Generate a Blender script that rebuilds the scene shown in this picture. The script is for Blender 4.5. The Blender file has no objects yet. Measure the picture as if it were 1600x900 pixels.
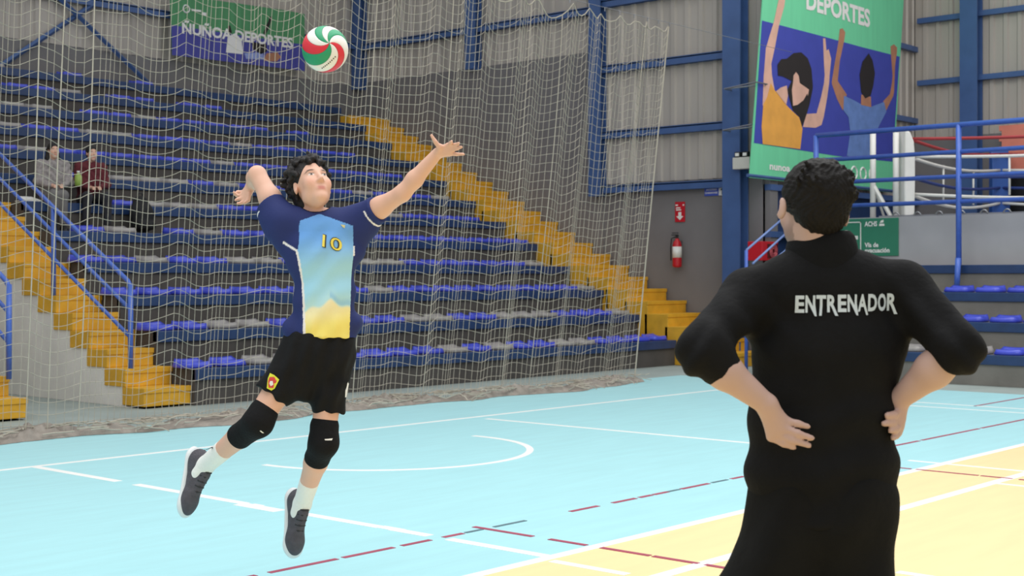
import bpy, bmesh, math, random
import numpy as np
from mathutils import Vector, Matrix
from mathutils.bvhtree import BVHTree
random.seed(7); rng = np.random.default_rng(7)
SC = bpy.context.scene; COL = SC.collection

# ------------------------------------------------------------------ camera, world, lights, exposure
FPX, HY, CAMH = 2157.0, 432.0, 1.45            # focal length and horizon in pixels of the 1600x900 frame, eye height
TH = math.radians(41.4); S_, C_ = math.sin(TH), math.cos(TH)
cam_d = bpy.data.cameras.new('camera'); cam = bpy.data.objects.new('camera', cam_d); COL.objects.link(cam)
cam_d.sensor_width = 36.0; cam_d.lens = FPX/1600*36.0; cam_d.shift_y = (HY-450)/1600
cam.location = (0, 0, CAMH); cam.rotation_euler = (math.pi/2, 0, math.atan2(S_, C_)-math.pi/2)
cam_d.dof.use_dof = True; cam_d.dof.focus_distance = 6.3; cam_d.dof.aperture_fstop = 6.3
cam_d.clip_end = 200
SC.camera = cam
w = bpy.data.worlds.new('world'); SC.world = w; w.use_nodes = True
bg = w.node_tree.nodes['Background']; bg.inputs[0].default_value = (0.93, 0.97, 1.0, 1); bg.inputs[1].default_value = 0.72
def area(name, loc, rot, sx, sy, power, col=(1, 1, 1)):
    d = bpy.data.lights.new(name, 'AREA'); d.shape = 'RECTANGLE'; d.size = sx; d.size_y = sy; d.energy = power; d.color = col
    o = bpy.data.objects.new(name, d); COL.objects.link(o); o.location = loc; o.rotation_euler = rot
    return o
# daylight and lamps of the hall roof, well above the frame; both at one radiance and tint
area('roof_light_court_offscreen', (5.5, 4.0, 9.0), (0, 0, 0), 14, 9, 1020, (1.0, 0.985, 0.96))
area('roof_light_side_offscreen', (19.0, 6.5, 9.0), (0, 0, 0), 5, 8, 324, (1.0, 0.985, 0.96))
SC.view_settings.view_transform = 'Standard'; SC.view_settings.look = 'None'
SC.view_settings.gamma = 1.0; SC.view_settings.use_curve_mapping = False
SC.view_settings.exposure = 0.0

# ------------------------------------------------------------------ helpers
def srgb(h):
    if isinstance(h, str):
        h = h.lstrip('#'); h = [int(h[i:i+2], 16)/255 for i in (0, 2, 4)]
    return tuple((c/12.92 if c <= 0.04045 else ((c+0.055)/1.055)**2.4) for c in h)
MATS = {}
def mat(name, col, rough=0.6, metal=0.0, var=0.0, scale=4.0, bump=0.0, bscale=60.0, spec=0.5, stretch=None, rnd=0.0, attr=False, coat=0.0):
    if name in MATS: return MATS[name]
    m = bpy.data.materials.new(name); m.use_nodes = True; nt = m.node_tree; N, L = nt.nodes, nt.links
    b = N['Principled BSDF']; b.inputs['Roughness'].default_value = rough; b.inputs['Metallic'].default_value = metal
    b.inputs['Specular IOR Level'].default_value = spec
    if coat: b.inputs['Coat Weight'].default_value = coat
    c = srgb(col); src = None
    tc = N.new('ShaderNodeTexCoord'); vec = tc.outputs['Object']
    if stretch:
        mp = N.new('ShaderNodeMapping'); mp.inputs['Scale'].default_value = stretch; L.new(vec, mp.inputs[0]); vec = mp.outputs[0]
    if attr:
        a = N.new('ShaderNodeAttribute'); a.attribute_name = 'Col'; src = a.outputs['Color']
    else:
        rgb = N.new('ShaderNodeRGB'); rgb.outputs[0].default_value = (*c, 1); src = rgb.outputs[0]
    if var:
        n = N.new('ShaderNodeTexNoise'); n.inputs['Scale'].default_value = scale; n.inputs['Detail'].default_value = 6; L.new(vec, n.inputs['Vector'])
        r = N.new('ShaderNodeMapRange'); r.inputs['From Min'].default_value = .3; r.inputs['From Max'].default_value = .7
        r.inputs['To Min'].default_value = 1-var; r.inputs['To Max'].default_value = 1+var; L.new(n.outputs['Fac'], r.inputs['Value'])
        h = N.new('ShaderNodeHueSaturation'); L.new(r.outputs[0], h.inputs['Value']); L.new(src, h.inputs['Color']); src = h.outputs[0]
    if rnd:
        oi = N.new('ShaderNodeObjectInfo'); r = N.new('ShaderNodeMapRange'); r.inputs['To Min'].default_value = 1-rnd; r.inputs['To Max'].default_value = 1+rnd
        L.new(oi.outputs['Random'], r.inputs['Value'])
        h = N.new('ShaderNodeHueSaturation'); L.new(r.outputs[0], h.inputs['Value']); L.new(src, h.inputs['Color']); src = h.outputs[0]
    L.new(src, b.inputs['Base Color'])
    if bump:
        n = N.new('ShaderNodeTexNoise'); n.inputs['Scale'].default_value = bscale; n.inputs['Detail'].default_value = 4; L.new(vec, n.inputs['Vector'])
        bp = N.new('ShaderNodeBump'); bp.inputs['Strength'].default_value = bump; bp.inputs['Distance'].default_value = .01
        L.new(n.outputs['Fac'], bp.inputs['Height']); L.new(bp.outputs[0], b.inputs['Normal'])
    MATS[name] = m
    return m
def tag(o, label, cat, group=None):
    o['label'] = label; o['category'] = cat
    if group: o['group'] = group
    return o
def struct(o): o['kind'] = 'structure'; return o
def link(name, me, parent=None):
    o = bpy.data.objects.new(name, me); COL.objects.link(o)
    if parent is not None: o.parent = parent
    return o
def empty(name, loc=(0, 0, 0), rz=0.0):
    o = link(name, None); o.location = loc; o.rotation_euler = (0, 0, rz); o.empty_display_size = .1
    return o
class MB:                                        # collects shapes, builds ONE mesh object
    def __init__(s): s.v = []; s.f = []
    def add(s, vs, fs):
        n = len(s.v); s.v += [tuple(p) for p in vs]; s.f += [tuple(i+n for i in q) for q in fs]; return s
    def box(s, x0, x1, y0, y1, z0, z1):
        return s.add([(x, y, z) for z in (z0, z1) for y in (y0, y1) for x in (x0, x1)],
                     [(0, 2, 3, 1), (4, 5, 7, 6), (0, 1, 5, 4), (2, 6, 7, 3), (0, 4, 6, 2), (1, 3, 7, 5)])
    def tube(s, pts, r, n=6, cap=True, closed=False):
        pts = [Vector(p) for p in pts]; m = len(pts); base = len(s.v); up = Vector((0, 0, 1)); rr = r if hasattr(r, '__len__') else [r]*m
        for i, p in enumerate(pts):
            if closed: t = pts[(i+1) % m]-pts[i-1]
            else: t = pts[min(i+1, m-1)]-pts[max(i-1, 0)]
            if t.length < 1e-9: t = Vector((0, 0, 1))
            t.normalize(); a = t.cross(up if abs(t.z) < .95 else Vector((1, 0, 0))).normalized(); b = t.cross(a)
            for k in range(n):
                an = 2*math.pi*k/n; s.v.append(tuple(p+(a*math.cos(an)+b*math.sin(an))*rr[i]))
        for i in range(m if closed else m-1):
            j = (i+1) % m
            for k in range(n):
                l = (k+1) % n; s.f.append((base+i*n+k, base+i*n+l, base+j*n+l, base+j*n+k))
        if cap and not closed:
            s.f.append(tuple(base+k for k in range(n))); s.f.append(tuple(base+(m-1)*n+k for k in reversed(range(n))))
        return s
    def lathe(s, prof, n=16, loc=(0, 0, 0), axis='z'):
        base = len(s.v)
        for (r, z) in prof:
            for k in range(n):
                a = 2*math.pi*k/n; p = (r*math.cos(a), r*math.sin(a), z)
                if axis == 'y': p = (p[0], p[2], p[1])
                if axis == 'x': p = (p[2], p[0], p[1])
                s.v.append((p[0]+loc[0], p[1]+loc[1], p[2]+loc[2]))
        for i in range(len(prof)-1):
            for k in range(n):
                l = (k+1) % n; s.f.append((base+i*n+k, base+i*n+l, base+(i+1)*n+l, base+(i+1)*n+k))
        s.f.append(tuple(base+k for k in reversed(range(n)))); s.f.append(tuple(base+(len(prof)-1)*n+k for k in range(n)))
        return s
    def mesh(s, name, m, smooth=False):
        me = bpy.data.meshes.new(name); me.from_pydata(s.v, [], s.f); me.materials.append(m)
        if smooth: me.polygons.foreach_set('use_smooth', [True]*len(me.polygons))
        b = bmesh.new(); b.from_mesh(me); bmesh.ops.recalc_face_normals(b, faces=b.faces); b.to_mesh(me); b.free()
        return me
    def build(s, name, m, parent=None, smooth=False, bevel=0.0):
        o = link(name, s.mesh(name, m, smooth), parent)
        if bevel:
            md = o.modifiers.new('bevel', 'BEVEL'); md.width = bevel; md.segments = 2; md.limit_method = 'ANGLE'
        return o
def ext(poly2, f, t0, t1):                       # polygon (2-D list) mapped by f(a,b,depth), extruded between two depths
    n = len(poly2); vs = [f(a, b, t0) for a, b in poly2]+[f(a, b, t1) for a, b in poly2]
    fs = [tuple(range(n)), tuple(range(2*n-1, n-1, -1))]+[(i, (i+1) % n, n+(i+1) % n, n+i) for i in range(n)]
    return vs, fs
def text2d(s, bold=0.0, subdiv=0):               # 2-D text outline mesh normalised to cap height 1, x from 0
    c = bpy.data.curves.new('t', 'FONT'); c.body = s; c.offset = bold; c.resolution_u = 3
    o = bpy.data.objects.new('t', c); COL.objects.link(o)
    dg = bpy.context.evaluated_depsgraph_get(); me = bpy.data.meshes.new_from_object(o.evaluated_get(dg))
    bpy.data.objects.remove(o); bpy.data.curves.remove(c)
    b = bmesh.new(); b.from_mesh(me); bmesh.ops.triangulate(b, faces=b.faces[:])
    if subdiv: bmesh.ops.subdivide_edges(b, edges=b.edges[:], cuts=subdiv, use_grid_fill=True)
    vs = np.array([(v.co.x, v.co.y) for v in b.verts]); fs = [tuple(v.index for v in f.verts) for f in b.faces]; b.free(); bpy.data.meshes.remove(me)
    vs[:, 0] -= vs[:, 0].min(); vs /= .69
    return vs, fs
# pixel of the photograph -> point on a known plane of the hall (used to survey the hall once, in metres)
def onfloor(x, y, z=0.0):
    t = (CAMH-z)*FPX/(y-HY); l = (x-800)/FPX*t
    return (l*S_+t*C_, -l*C_+t*S_, z)
def onY(x, y, Y):
    u = (x-800)/FPX; t = Y/(S_-u*C_); return (t*(u*S_+C_), Y, CAMH-(y-HY)/FPX*t)
def onX(x, y, X):
    u = (x-800)/FPX; t = X/(u*S_+C_); return (X, t*(S_-u*C_), CAMH-(y-HY)/FPX*t)

# ------------------------------------------------------------------ materials
CYAN = mat('sports_floor_cyan', '#abdfe5', .45, var=.035, scale=1.4, bump=.02, bscale=9, stretch=(1.0, 7.0, 1), spec=.35)
YELF = mat('sports_floor_yellow', '#f2dda6', .45, var=.03, scale=1.4, bump=.02, bscale=9, stretch=(1.0, 7.0, 1), spec=.35)
LINE = mat('line_white', '#f4f3f0', .5, var=.03, scale=8)
LINER = mat('line_red', '#a8485f', .5, var=.1, scale=12)
LINEG = mat('line_grey', '#5d7780', .6, var=.1, scale=12)
CONC = mat('apron_concrete', '#9aa5a1', .8, var=.10, scale=2.0, bump=.1, bscale=30)
RISER = mat('riser_concrete', '#4d4946', .85, var=.14, scale=3.0, bump=.25, bscale=40)
RISER2 = mat('riser_concrete_pale', '#7b7872', .85, var=.12, scale=3.0, bump=.25, bscale=40)
FASC = mat('fascia_blue_paint', '#233c66', .4, var=.16, scale=5.0, bump=.08, bscale=30)
STEEL = mat('steel_blue_paint', '#425d8e', .38, var=.10, scale=3.0, bump=.05, bscale=25)
STEELD = STEEL
RAIL = mat('rail_blue_paint', '#4a6cc4', .3, var=.08, scale=10)
YEL = mat('step_yellow_paint', '#dba62c', .55, var=.13, scale=5.0, bump=.15, bscale=35)
WHITEW = mat('stair_side_white', '#e6e2dc', .75, var=.10, scale=1.6, bump=.15, bscale=30)
CLAD = mat('corrugated_sheet', '#b3aba3', .5, var=.09, scale=1.3, stretch=(1, 1, .25), rnd=.07, metal=.15)
CLADR = CLAD
GREYW = mat('lower_wall_grey', '#757273', .8, var=.07, scale=2.0, bump=.1, bscale=30)
DARKW = GREYW
PARA = mat('parapet_grey', '#a9a8ac', .7, var=.05, scale=2.0)
SEATB = mat('seat_blue_plastic', '#4450c8', .2, var=.05, scale=9, rnd=.10)
SEATG = mat('seat_grey_plastic', '#989390', .3, var=.05, scale=9, rnd=.08)
NETM = mat('net_cord', '#b3ab9c', .8, var=.10, scale=6)
NETH = mat('net_heap_cord', '#948b82', .9, var=.22, scale=9, bump=.6, bscale=40)
WHITE = mat('white_paint', '#e6e4df', .5, var=.03, scale=6)
BLACK = mat('black_plastic', '#18181a', .45, var=.05, scale=9)
RED = mat('red_paint', '#c01c28', .3, var=.06, scale=7)
METAL = mat('galvanised', '#8c8e92', .35, metal=.8, var=.06, scale=7)

# ------------------------------------------------------------------ floor
XE, YB = 19.9, 21.9                              # end wall plane, back wall plane
XC, YC = 16.85, 11.55                            # far edges of the sports floor
XA, YS = 25.6, 12.0                              # alcove: far wall and side wall
fl = MB().box(-14, XA+.2, -14, YB+.2, -.12, -.012).build('floor', CONC); struct(fl)
MB().box(-14, XC, 4.56, YC, -.012, 0).build('cyan_surface', CYAN, fl)
MB().box(-14, XC, -14, 4.56, -.012, 0).build('yellow_surface', YELF, fl)
MB().box(XC, XA, -14, YB, -.012, -.002).build('concrete_apron', CONC, fl)
MB().box(-14, XC, YC, YB, -.012, -.002).build('concrete_apron', CONC, fl)
NL = [0]
def line(x0, x1, y0, y1, m=LINE):
    NL[0] += 1; MB().box(x0, x1, y0, y1, 0, .0015+.00004*NL[0]).build('court_line', m, fl)
line(-6, XC, 4.525, 4.60)                        # end line, between cyan and yellow
line(-2, 16.2, 9.67, 9.73)
for a, b in ((9.67, 8.55), (8.33, 7.1), (7.05, 6.95), (6.6, 5.85), (5.75, 5.45), (5.3, 4.6)): line(5.45, 5.52, b, a)
line(5.40, 5.50, 6.72, 7.12); line(5.46, 5.53, 5.68, 5.86)
line(5.38, 5.44, 4.02, 4.50)
line(10.35, 10.41, 6.2, 9.5); line(15.0, 15.05, 4.7, 7.4); line(14.55, 14.6, 4.6, 7.0)
line(-4, XC, 3.84, 3.92); line(10.2, 10.25, 3.9, 4.85); line(6.3, 6.36, -3, 3.06); line(9.47, 9.52, 2.5, 3.84)
for a, b in ((3.0, 4.2), (4.28, 4.72), (4.76, 5.12), (5.18, 5.4), (5.5, 5.66), (6.62, 6.9), (7.05, 7.3), (7.34, 7.48), (7.5, 7.66), (7.82, 8.16), (8.45, 8.62), (8.7, 10.0), (10.05, 11.5), (11.56, 12.8), (12.86, XC)): line(a, b, 5.34, 5.375, LINER)
for a, b in ((5.68, 5.82), (5.92, 6.2), (7.66, 7.8), (8.2, 8.4), (14.4, 16.5)): line(a, b, 5.345, 5.372, LINEG)
for a, b in ((5.0, 5.45), (4.62, 4.88), (4.2, 4.52), (3.9, 4.18), (3.0, 3.86)): line(5.83, 5.865, a, b, LINER)
for a, b in ((4.62, 4.9), (4.1, 4.58), (3.85, 4.08), (2.6, 3.8)): line(9.77, 9.80, a, b, LINER)
line(15.0, XC, 6.31, 6.34, LINER)
def arc(cx, cy, r, a0, a1, wd):
    mb = MB(); n = 48
    for i in range(n):
        p, q = [math.radians(a0+(a1-a0)*(i+k)/n) for k in (0, 1)]
        vs = [(cx+rr*math.cos(t), cy+rr*math.sin(t), z) for z in (0, .0022) for rr in (r-wd, r+wd) for t in (p, q)]
        mb.add(vs, [(4, 5, 7, 6), (0, 1, 5, 4), (2, 6, 7, 3)])
    mb.build('court_line', LINE, fl)
arc(7.95, 8.46, 1.24, -180, 5, .03)

# ------------------------------------------------------------------ walls: corrugated sheets, girts, columns
def corr(name, m, parent, n_rib=3, pitch=.27, h=1.0):
    mb = MB(); prof = []
    for k in range(n_rib):
        x = k*pitch
        prof += [(x, 0), (x+pitch*.56, 0), (x+pitch*.65, .035), (x+pitch*.91, .035)]
    prof.append((n_rib*pitch, 0))
    n = len(prof); vs = [(a, -d, z) for z in (0, h) for a, d in prof]
    return mb.add(vs, [(i, i+1, n+i+1, n+i) for i in range(n-1)]).mesh(name, m)
def sheets(wall, origin, ang, length, z0, z1, m):
    cnt = max(1, round(length/.81)); wd = length/cnt; me = corr('cladding_sheet', m, None, pitch=wd/3, h=z1-z0)
    for i in range(cnt):
        o = link('cladding_sheet', me, wall)
        o.location = (origin[0]+math.cos(ang)*wd*i, origin[1]+math.sin(ang)*wd*i, z0); o.rotation_euler = (0, 0, ang)
def column(wall, x, y, z0, z1, w=.26, m=STEEL, along='y'):
    mb = MB(); t = .03
    if along == 'y': mb.box(x-w*.8, x-w*.8+t, y-w/2, y+w/2, z0, z1).box(x-t, x, y-w/2, y+w/2, z0, z1).box(x-w*.8+t, x-t, y-.02, y+.02, z0, z1)
    else: mb.box(x-w/2, x+w/2, y-w*.8, y-w*.8+t, z0, z1).box(x-w/2, x+w/2, y-t, y, z0, z1).box(x-.02, x+.02, y-w*.8+t, y-t, z0, z1)
    mb.build('column', m, wall)
ZT = 9.2
we = struct(MB().box(XE+.06, XE+.3, YS-.1, YB+.3, 0, ZT).build('wall_end', DARKW))
MB().box(XE-.02, XE+.06, YS, 15.3, 0, 3.12).build('painted_base', GREYW, we)
MB().box(XE-.04, XE+.06, 15.3, YB, 0, 5.55).build('painted_base', DARKW, we)
sheets(we, (XE+.0, 15.45, 0), -math.pi/2, 15.45-YS, 3.12, ZT, CLAD)
sheets(we, (XE+.0, YB, 0), -math.pi/2, YB-15.4, 5.55, ZT, CLAD)
for y0, y1, zs in ((12.6, 15.3, (3.05, 4.03, 5.22, 6.4, 7.6)), (15.45, 18.4, (5.22+.35+.75, 7.45)), (18.5, YB, (6.32, 7.45))):
    for z in zs: MB().box(XE-.14, XE-.01, y0, y1, z, z+.035).box(XE-.14, XE-.11, y0, y1, z-.1, z+.02).box(XE-.05, XE-.01, y0, y1, z-.1, z).build('girt', STEELD, we)
for y, z0 in ((21.75, 5.4), (18.45, 5.5), (15.37, 2.9)): column(we, XE-.02, y, z0, ZT)
column(we, XE-.05, 12.42, 0, ZT, w=.34)
wb = struct(MB().box(-6, XE+.3, YB+.06, YB+.3, 0, ZT).build('wall_back', DARKW))
MB().box(-6, XE, YB-.02, YB+.06, 0, 5.5).build('painted_base', DARKW, wb)
sheets(wb, (-5.6, YB, 0), 0, XE+5.6, 5.5, ZT, CLAD)
for z in (6.35, 7.5): MB().box(-6, XE-.1, YB-.14, YB-.01, z, z+.035).box(-6, XE-.1, YB-.14, YB-.11, z-.1, z+.02).build('girt', STEELD, wb)
def brace(a, b):
    MB().tube([a, b], .045, 4).build('brace', STEELD, wb)
brace(onY(-40, 130, YB-.1), onY(190, -22, YB-.1)); brace(onY(70, -25, YB-.16), onY(232, 130, YB-.16))
# alcove behind the small stand: side wall and far wall
ws = struct(MB().box(XE+.06, XA+.3, YS+.1, YS+.3, 0, ZT).build('wall_side', STEELD))
sheets(ws, (XE+.1, YS+.06, 0), 0, XA-XE, 3.0, ZT, CLADR)
MB().box(XE+.0, XA, YS-.0, YS+.08, 0, 2.98).build('blue_base_panel', FASC, ws)
for z in (2.98, 2.2): MB().box(XE+.05, XA, YS-.12, YS, z-.1, z).build('girt', STEELD, ws)
for z in (4.5, 5.9): MB().box(XE+.05, XA, YS-.06, YS+.04, z-.05, z+.05).build('girt', STEELD, ws)
wa = struct(MB().box(XA+.06, XA+.3, -8, YS+.3, 0, ZT).build('wall_alcove', DARKW))
sheets(wa, (XA, YS, 0), -math.pi/2, 16, 4.15, ZT, CLADR)
MB().box(XA-.03, XA+.06, -8, YS, 0, 4.15).build('painted_base', GREYW, wa)
for x, y in ((1500, 25), (1500, 124)):
    z = onX(x, y, XA-.1)[2]; MB().box(XA-.14, XA-.01, -8, YS-.1, z-.05, z+.05).build('girt', STEELD, wa)
column(wa, XA-.02, onX(1516, 100, XA-.2)[1], 2, ZT, w=.34); column(wa, XA-.02, onX(1516, 100, XA-.2)[1]-4.2, 2, ZT, w=.34)

# ------------------------------------------------------------------ stands
RUN, RISE, Z0, Y0 = .745, .405, .41, 12.9
def stand(name, label, n, x0, x1, rot=None):
    """tiers run along local x from x0 to x1 and climb along local y"""
    root = empty(name); tag(root, label, 'bleacher')
    for k in range(n):
        y, z = k*RUN, Z0+k*RISE
        t = MB().box(x0, x1, y+.035, y+RUN+(.09 if k < n-1 else -.10), max(z-RISE-.02, 0), z-.002).build('tier', RISER if n > 5 else RISER2, root)
        MB().box(x0, x1, y, y+.11, z-.13, z).build('fascia_board', FASC, t, bevel=.008)
    return root
main = stand('bleacher', 'tall twelve-tier concrete stand with blue edges behind the safety net', 12, 9.28, 18.7); main.location = (0, Y0, 0)
lst = stand('bleacher', 'concrete stand with blue edges beyond the passage and short yellow stair', 12, 2.5, 6.55); lst.location = (0, Y0, 0)
XR = 17.87
rst = stand('bleacher', 'low four-tier concrete stand with blue edges below the boxing ring', 4, -10.9, 8.5)
rst.location = (XR, 0, 0); rst.rotation_euler = (0, 0, -math.pi/2)
# seats
def seat_mesh(m):
    n, k = 10, 10; W, D = .216, .18; top = []; bot = []
    for j in range(k+1):
        v = j/k*2-1
        for i in range(n+1):
            u = i/n*2-1
            x = u*W*math.sqrt(1-.30*v*v); y = v*D*math.sqrt(1-.30*u*u); e = max(abs(u), abs(v))
            z = .078*(1-e**9)+.055*max(0, v)**2*(1-e**9)-.040*(1-u*u)*(1-v*v)+.012
            top.append((x, y, z)); bot.append((x*.9, y*.9, 0.0))
    nn = (n+1)*(k+1); fs = []
    for j in range(k):
        for i in range(n):
            a = j*(n+1)+i; fs.append((a, a+1, a+n+2, a+n+1)); fs.append((nn+a, nn+a+n+1, nn+a+n+2, nn+a+1))
    rim = [i for i in range(n+1)]+[(j)*(n+1)+n for j in range(1, k+1)]+[k*(n+1)+i for i in range(n-1, -1, -1)]+[j*(n+1) for j in range(k-1, 0, -1)]
    for a, b in zip(rim, rim[1:]+rim[:1]): fs.append((a, nn+a, nn+b, b))
    return MB().add(top+bot, fs).mesh('plastic_seat', m, True)
SM = {'B': seat_mesh(SEATB), 'G': seat_mesh(SEATG)}
ORD = ['first', 'second', 'third', 'fourth', 'fifth', 'sixth', 'seventh', 'eighth', 'ninth', 'tenth', 'eleventh', 'twelfth']
NTH = ORD+['thirteenth', 'fourteenth', 'fifteenth', 'sixteenth', 'seventeenth', 'eighteenth', 'nineteenth', 'twentieth']
def seat(c, loc, rz, where, nth=None):
    o = link('plastic_seat', SM[c]); o.location = loc; o.rotation_euler = (0, 0, rz)
    w_ = 'blue' if c == 'B' else 'pale grey'
    if nth: tag(o, f'{w_} plastic seat, {nth}, {where}', 'seat', 'plastic seats of the netted stand')
    else: tag(o, f'{w_} backless plastic seat on the {where}', 'seat', f'{w_} seats on the {where}')
pat = ['BBGGBBBBBGBGBBGGBBBB', 'BBGGBBBBBGGBBGGGBBBG', 'BBBBBBBBBGBBBBBBBBBG', 'BBGBBGGBBGGGBBBBBBG.', '.BG.BGBBGGGGBBBBBBBB', '...BGGGBBGGBBGGBBBB.',
       '..BBGGGBGBBBBBGBBBG.', '.BGBBBBBBGBBBBBBBB..', 'BBGBBGGBBBBGBBBBB...', 'BBBGG.BBGBBBBB.B....', '..B.BBG.BB.BB.......', '....G..B..B.........']
for k, row in enumerate(pat):
    tot = sum(q != '.' for q in row); cnt = 0
    for i, c in enumerate(row):
        if c == '.': continue
        cnt += 1; nth = f'{NTH[cnt-1]} from the narrow stair' if cnt <= (tot+1)//2 else f'{NTH[tot-cnt]} from the wide stair'
        seat(c, (9.42+.475*i+random.uniform(-.008, .008), Y0+k*RUN+.27, Z0+k*RISE), random.uniform(-.02, .02), f'{ORD[k]} tier of netted stand', nth)
for k, row in enumerate(('GBGBBBGB', 'BBBBGBBB', 'BBBBBBBB')):
    for i, c in enumerate(row):
        seat(c, (XR+k*RUN+.25, [8.05, 7.95, 8.0][k]-.47*i+.5, Z0+k*RISE), -math.pi/2+random.uniform(-.02, .02), f'{ORD[k]} tier of the low stand')
# stairs
def stair(label, x0, x1, y0, run, rise, n, z00=.22, side=None, solid=False):
    root = empty('stair_flight', ((x0+x1)/2, y0, 0)); tag(root, label, 'stairs')
    hx = (x1-x0)/2
    for i in range(n):
        st = MB().box(-hx, hx, i*run, i*run+run+.06, 0 if solid else z00+i*rise-rise, z00+i*rise).build('step', YEL, root, bevel=.008)
        MB().box(-hx-.004, hx+.004, i*run-.012, i*run+.05, z00+i*rise-.055, z00+i*rise+.004).build('nosing', YEL, st, bevel=.004)
    if side:
        sx = -hx if side < 0 else hx
        poly = [(0, 0)]+[q for i in range(n) for q in ((i*run+.02, z00+(i-1)*rise if i else 0), ((i+1)*run+.02, z00+(i-1)*rise if i else 0.0))]+[(n*run, 0)]
        pl = [(0.02, 0.0)]
        for i in range(1, n): pl += [(i*run+.01, pl[-1][1]), (i*run+.01, z00+(i-1)*rise-.0)]
        pl += [(n*run, pl[-1][1]), (n*run, 0)]
        vs, fs = ext(pl, lambda a, b, d: (d, a, b), sx-side*.02, sx-side*.5)
        MB().add(vs, fs).build('side_wall', WHITEW, root)
    return root
stair('narrow yellow stair with white side wall beside the passage', 8.66, 9.27, 13.0, .362, .2, 21, side=-1)
stair('yellow stair at the passage whose lowest steps have a blue post', 6.59, 7.24, 12.93, .362, .2, 21, side=1)
stair('wide yellow stair climbing along the grey end wall', 18.703, XE-.06, 11.85, .41, .2035, 23, solid=True)
def handrail(label, x, y0, z0, slope, ln, posts, n=3, cat='handrail'):
    root = empty('stair_handrail', (x, y0, z0)); tag(root, label, cat)
    for hgt in (.37, .68, 1.0)[:n]:
        p = [(0, 0, hgt-.06), (0, .05, hgt), (0, ln, hgt+ln*slope)] if hgt == 1.0 else [(0, 0, hgt), (0, ln, hgt+ln*slope)]
        MB().tube(p, .026 if hgt == 1.0 else .022, 8).build('rail_bar', RAIL, root, True)
    for y in posts:
        zb = y*slope-(.0 if y == 0 else .1)
        MB().tube([(0, y, zb), (0, y, y*slope+.97)], .03, 8).build('post', RAIL, root, True)
handrail('blue tube handrail with three bars along the narrow yellow stair', 8.74, 13.38, .40, .2/.362, 5.2, (0, 1.62, 3.4, 5.1))
handrail('blue tube handrail on the short yellow stair across the passage', 7.19, 13.2, .40, .2/.362, 4.0, (0, 1.7, 3.4))

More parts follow.
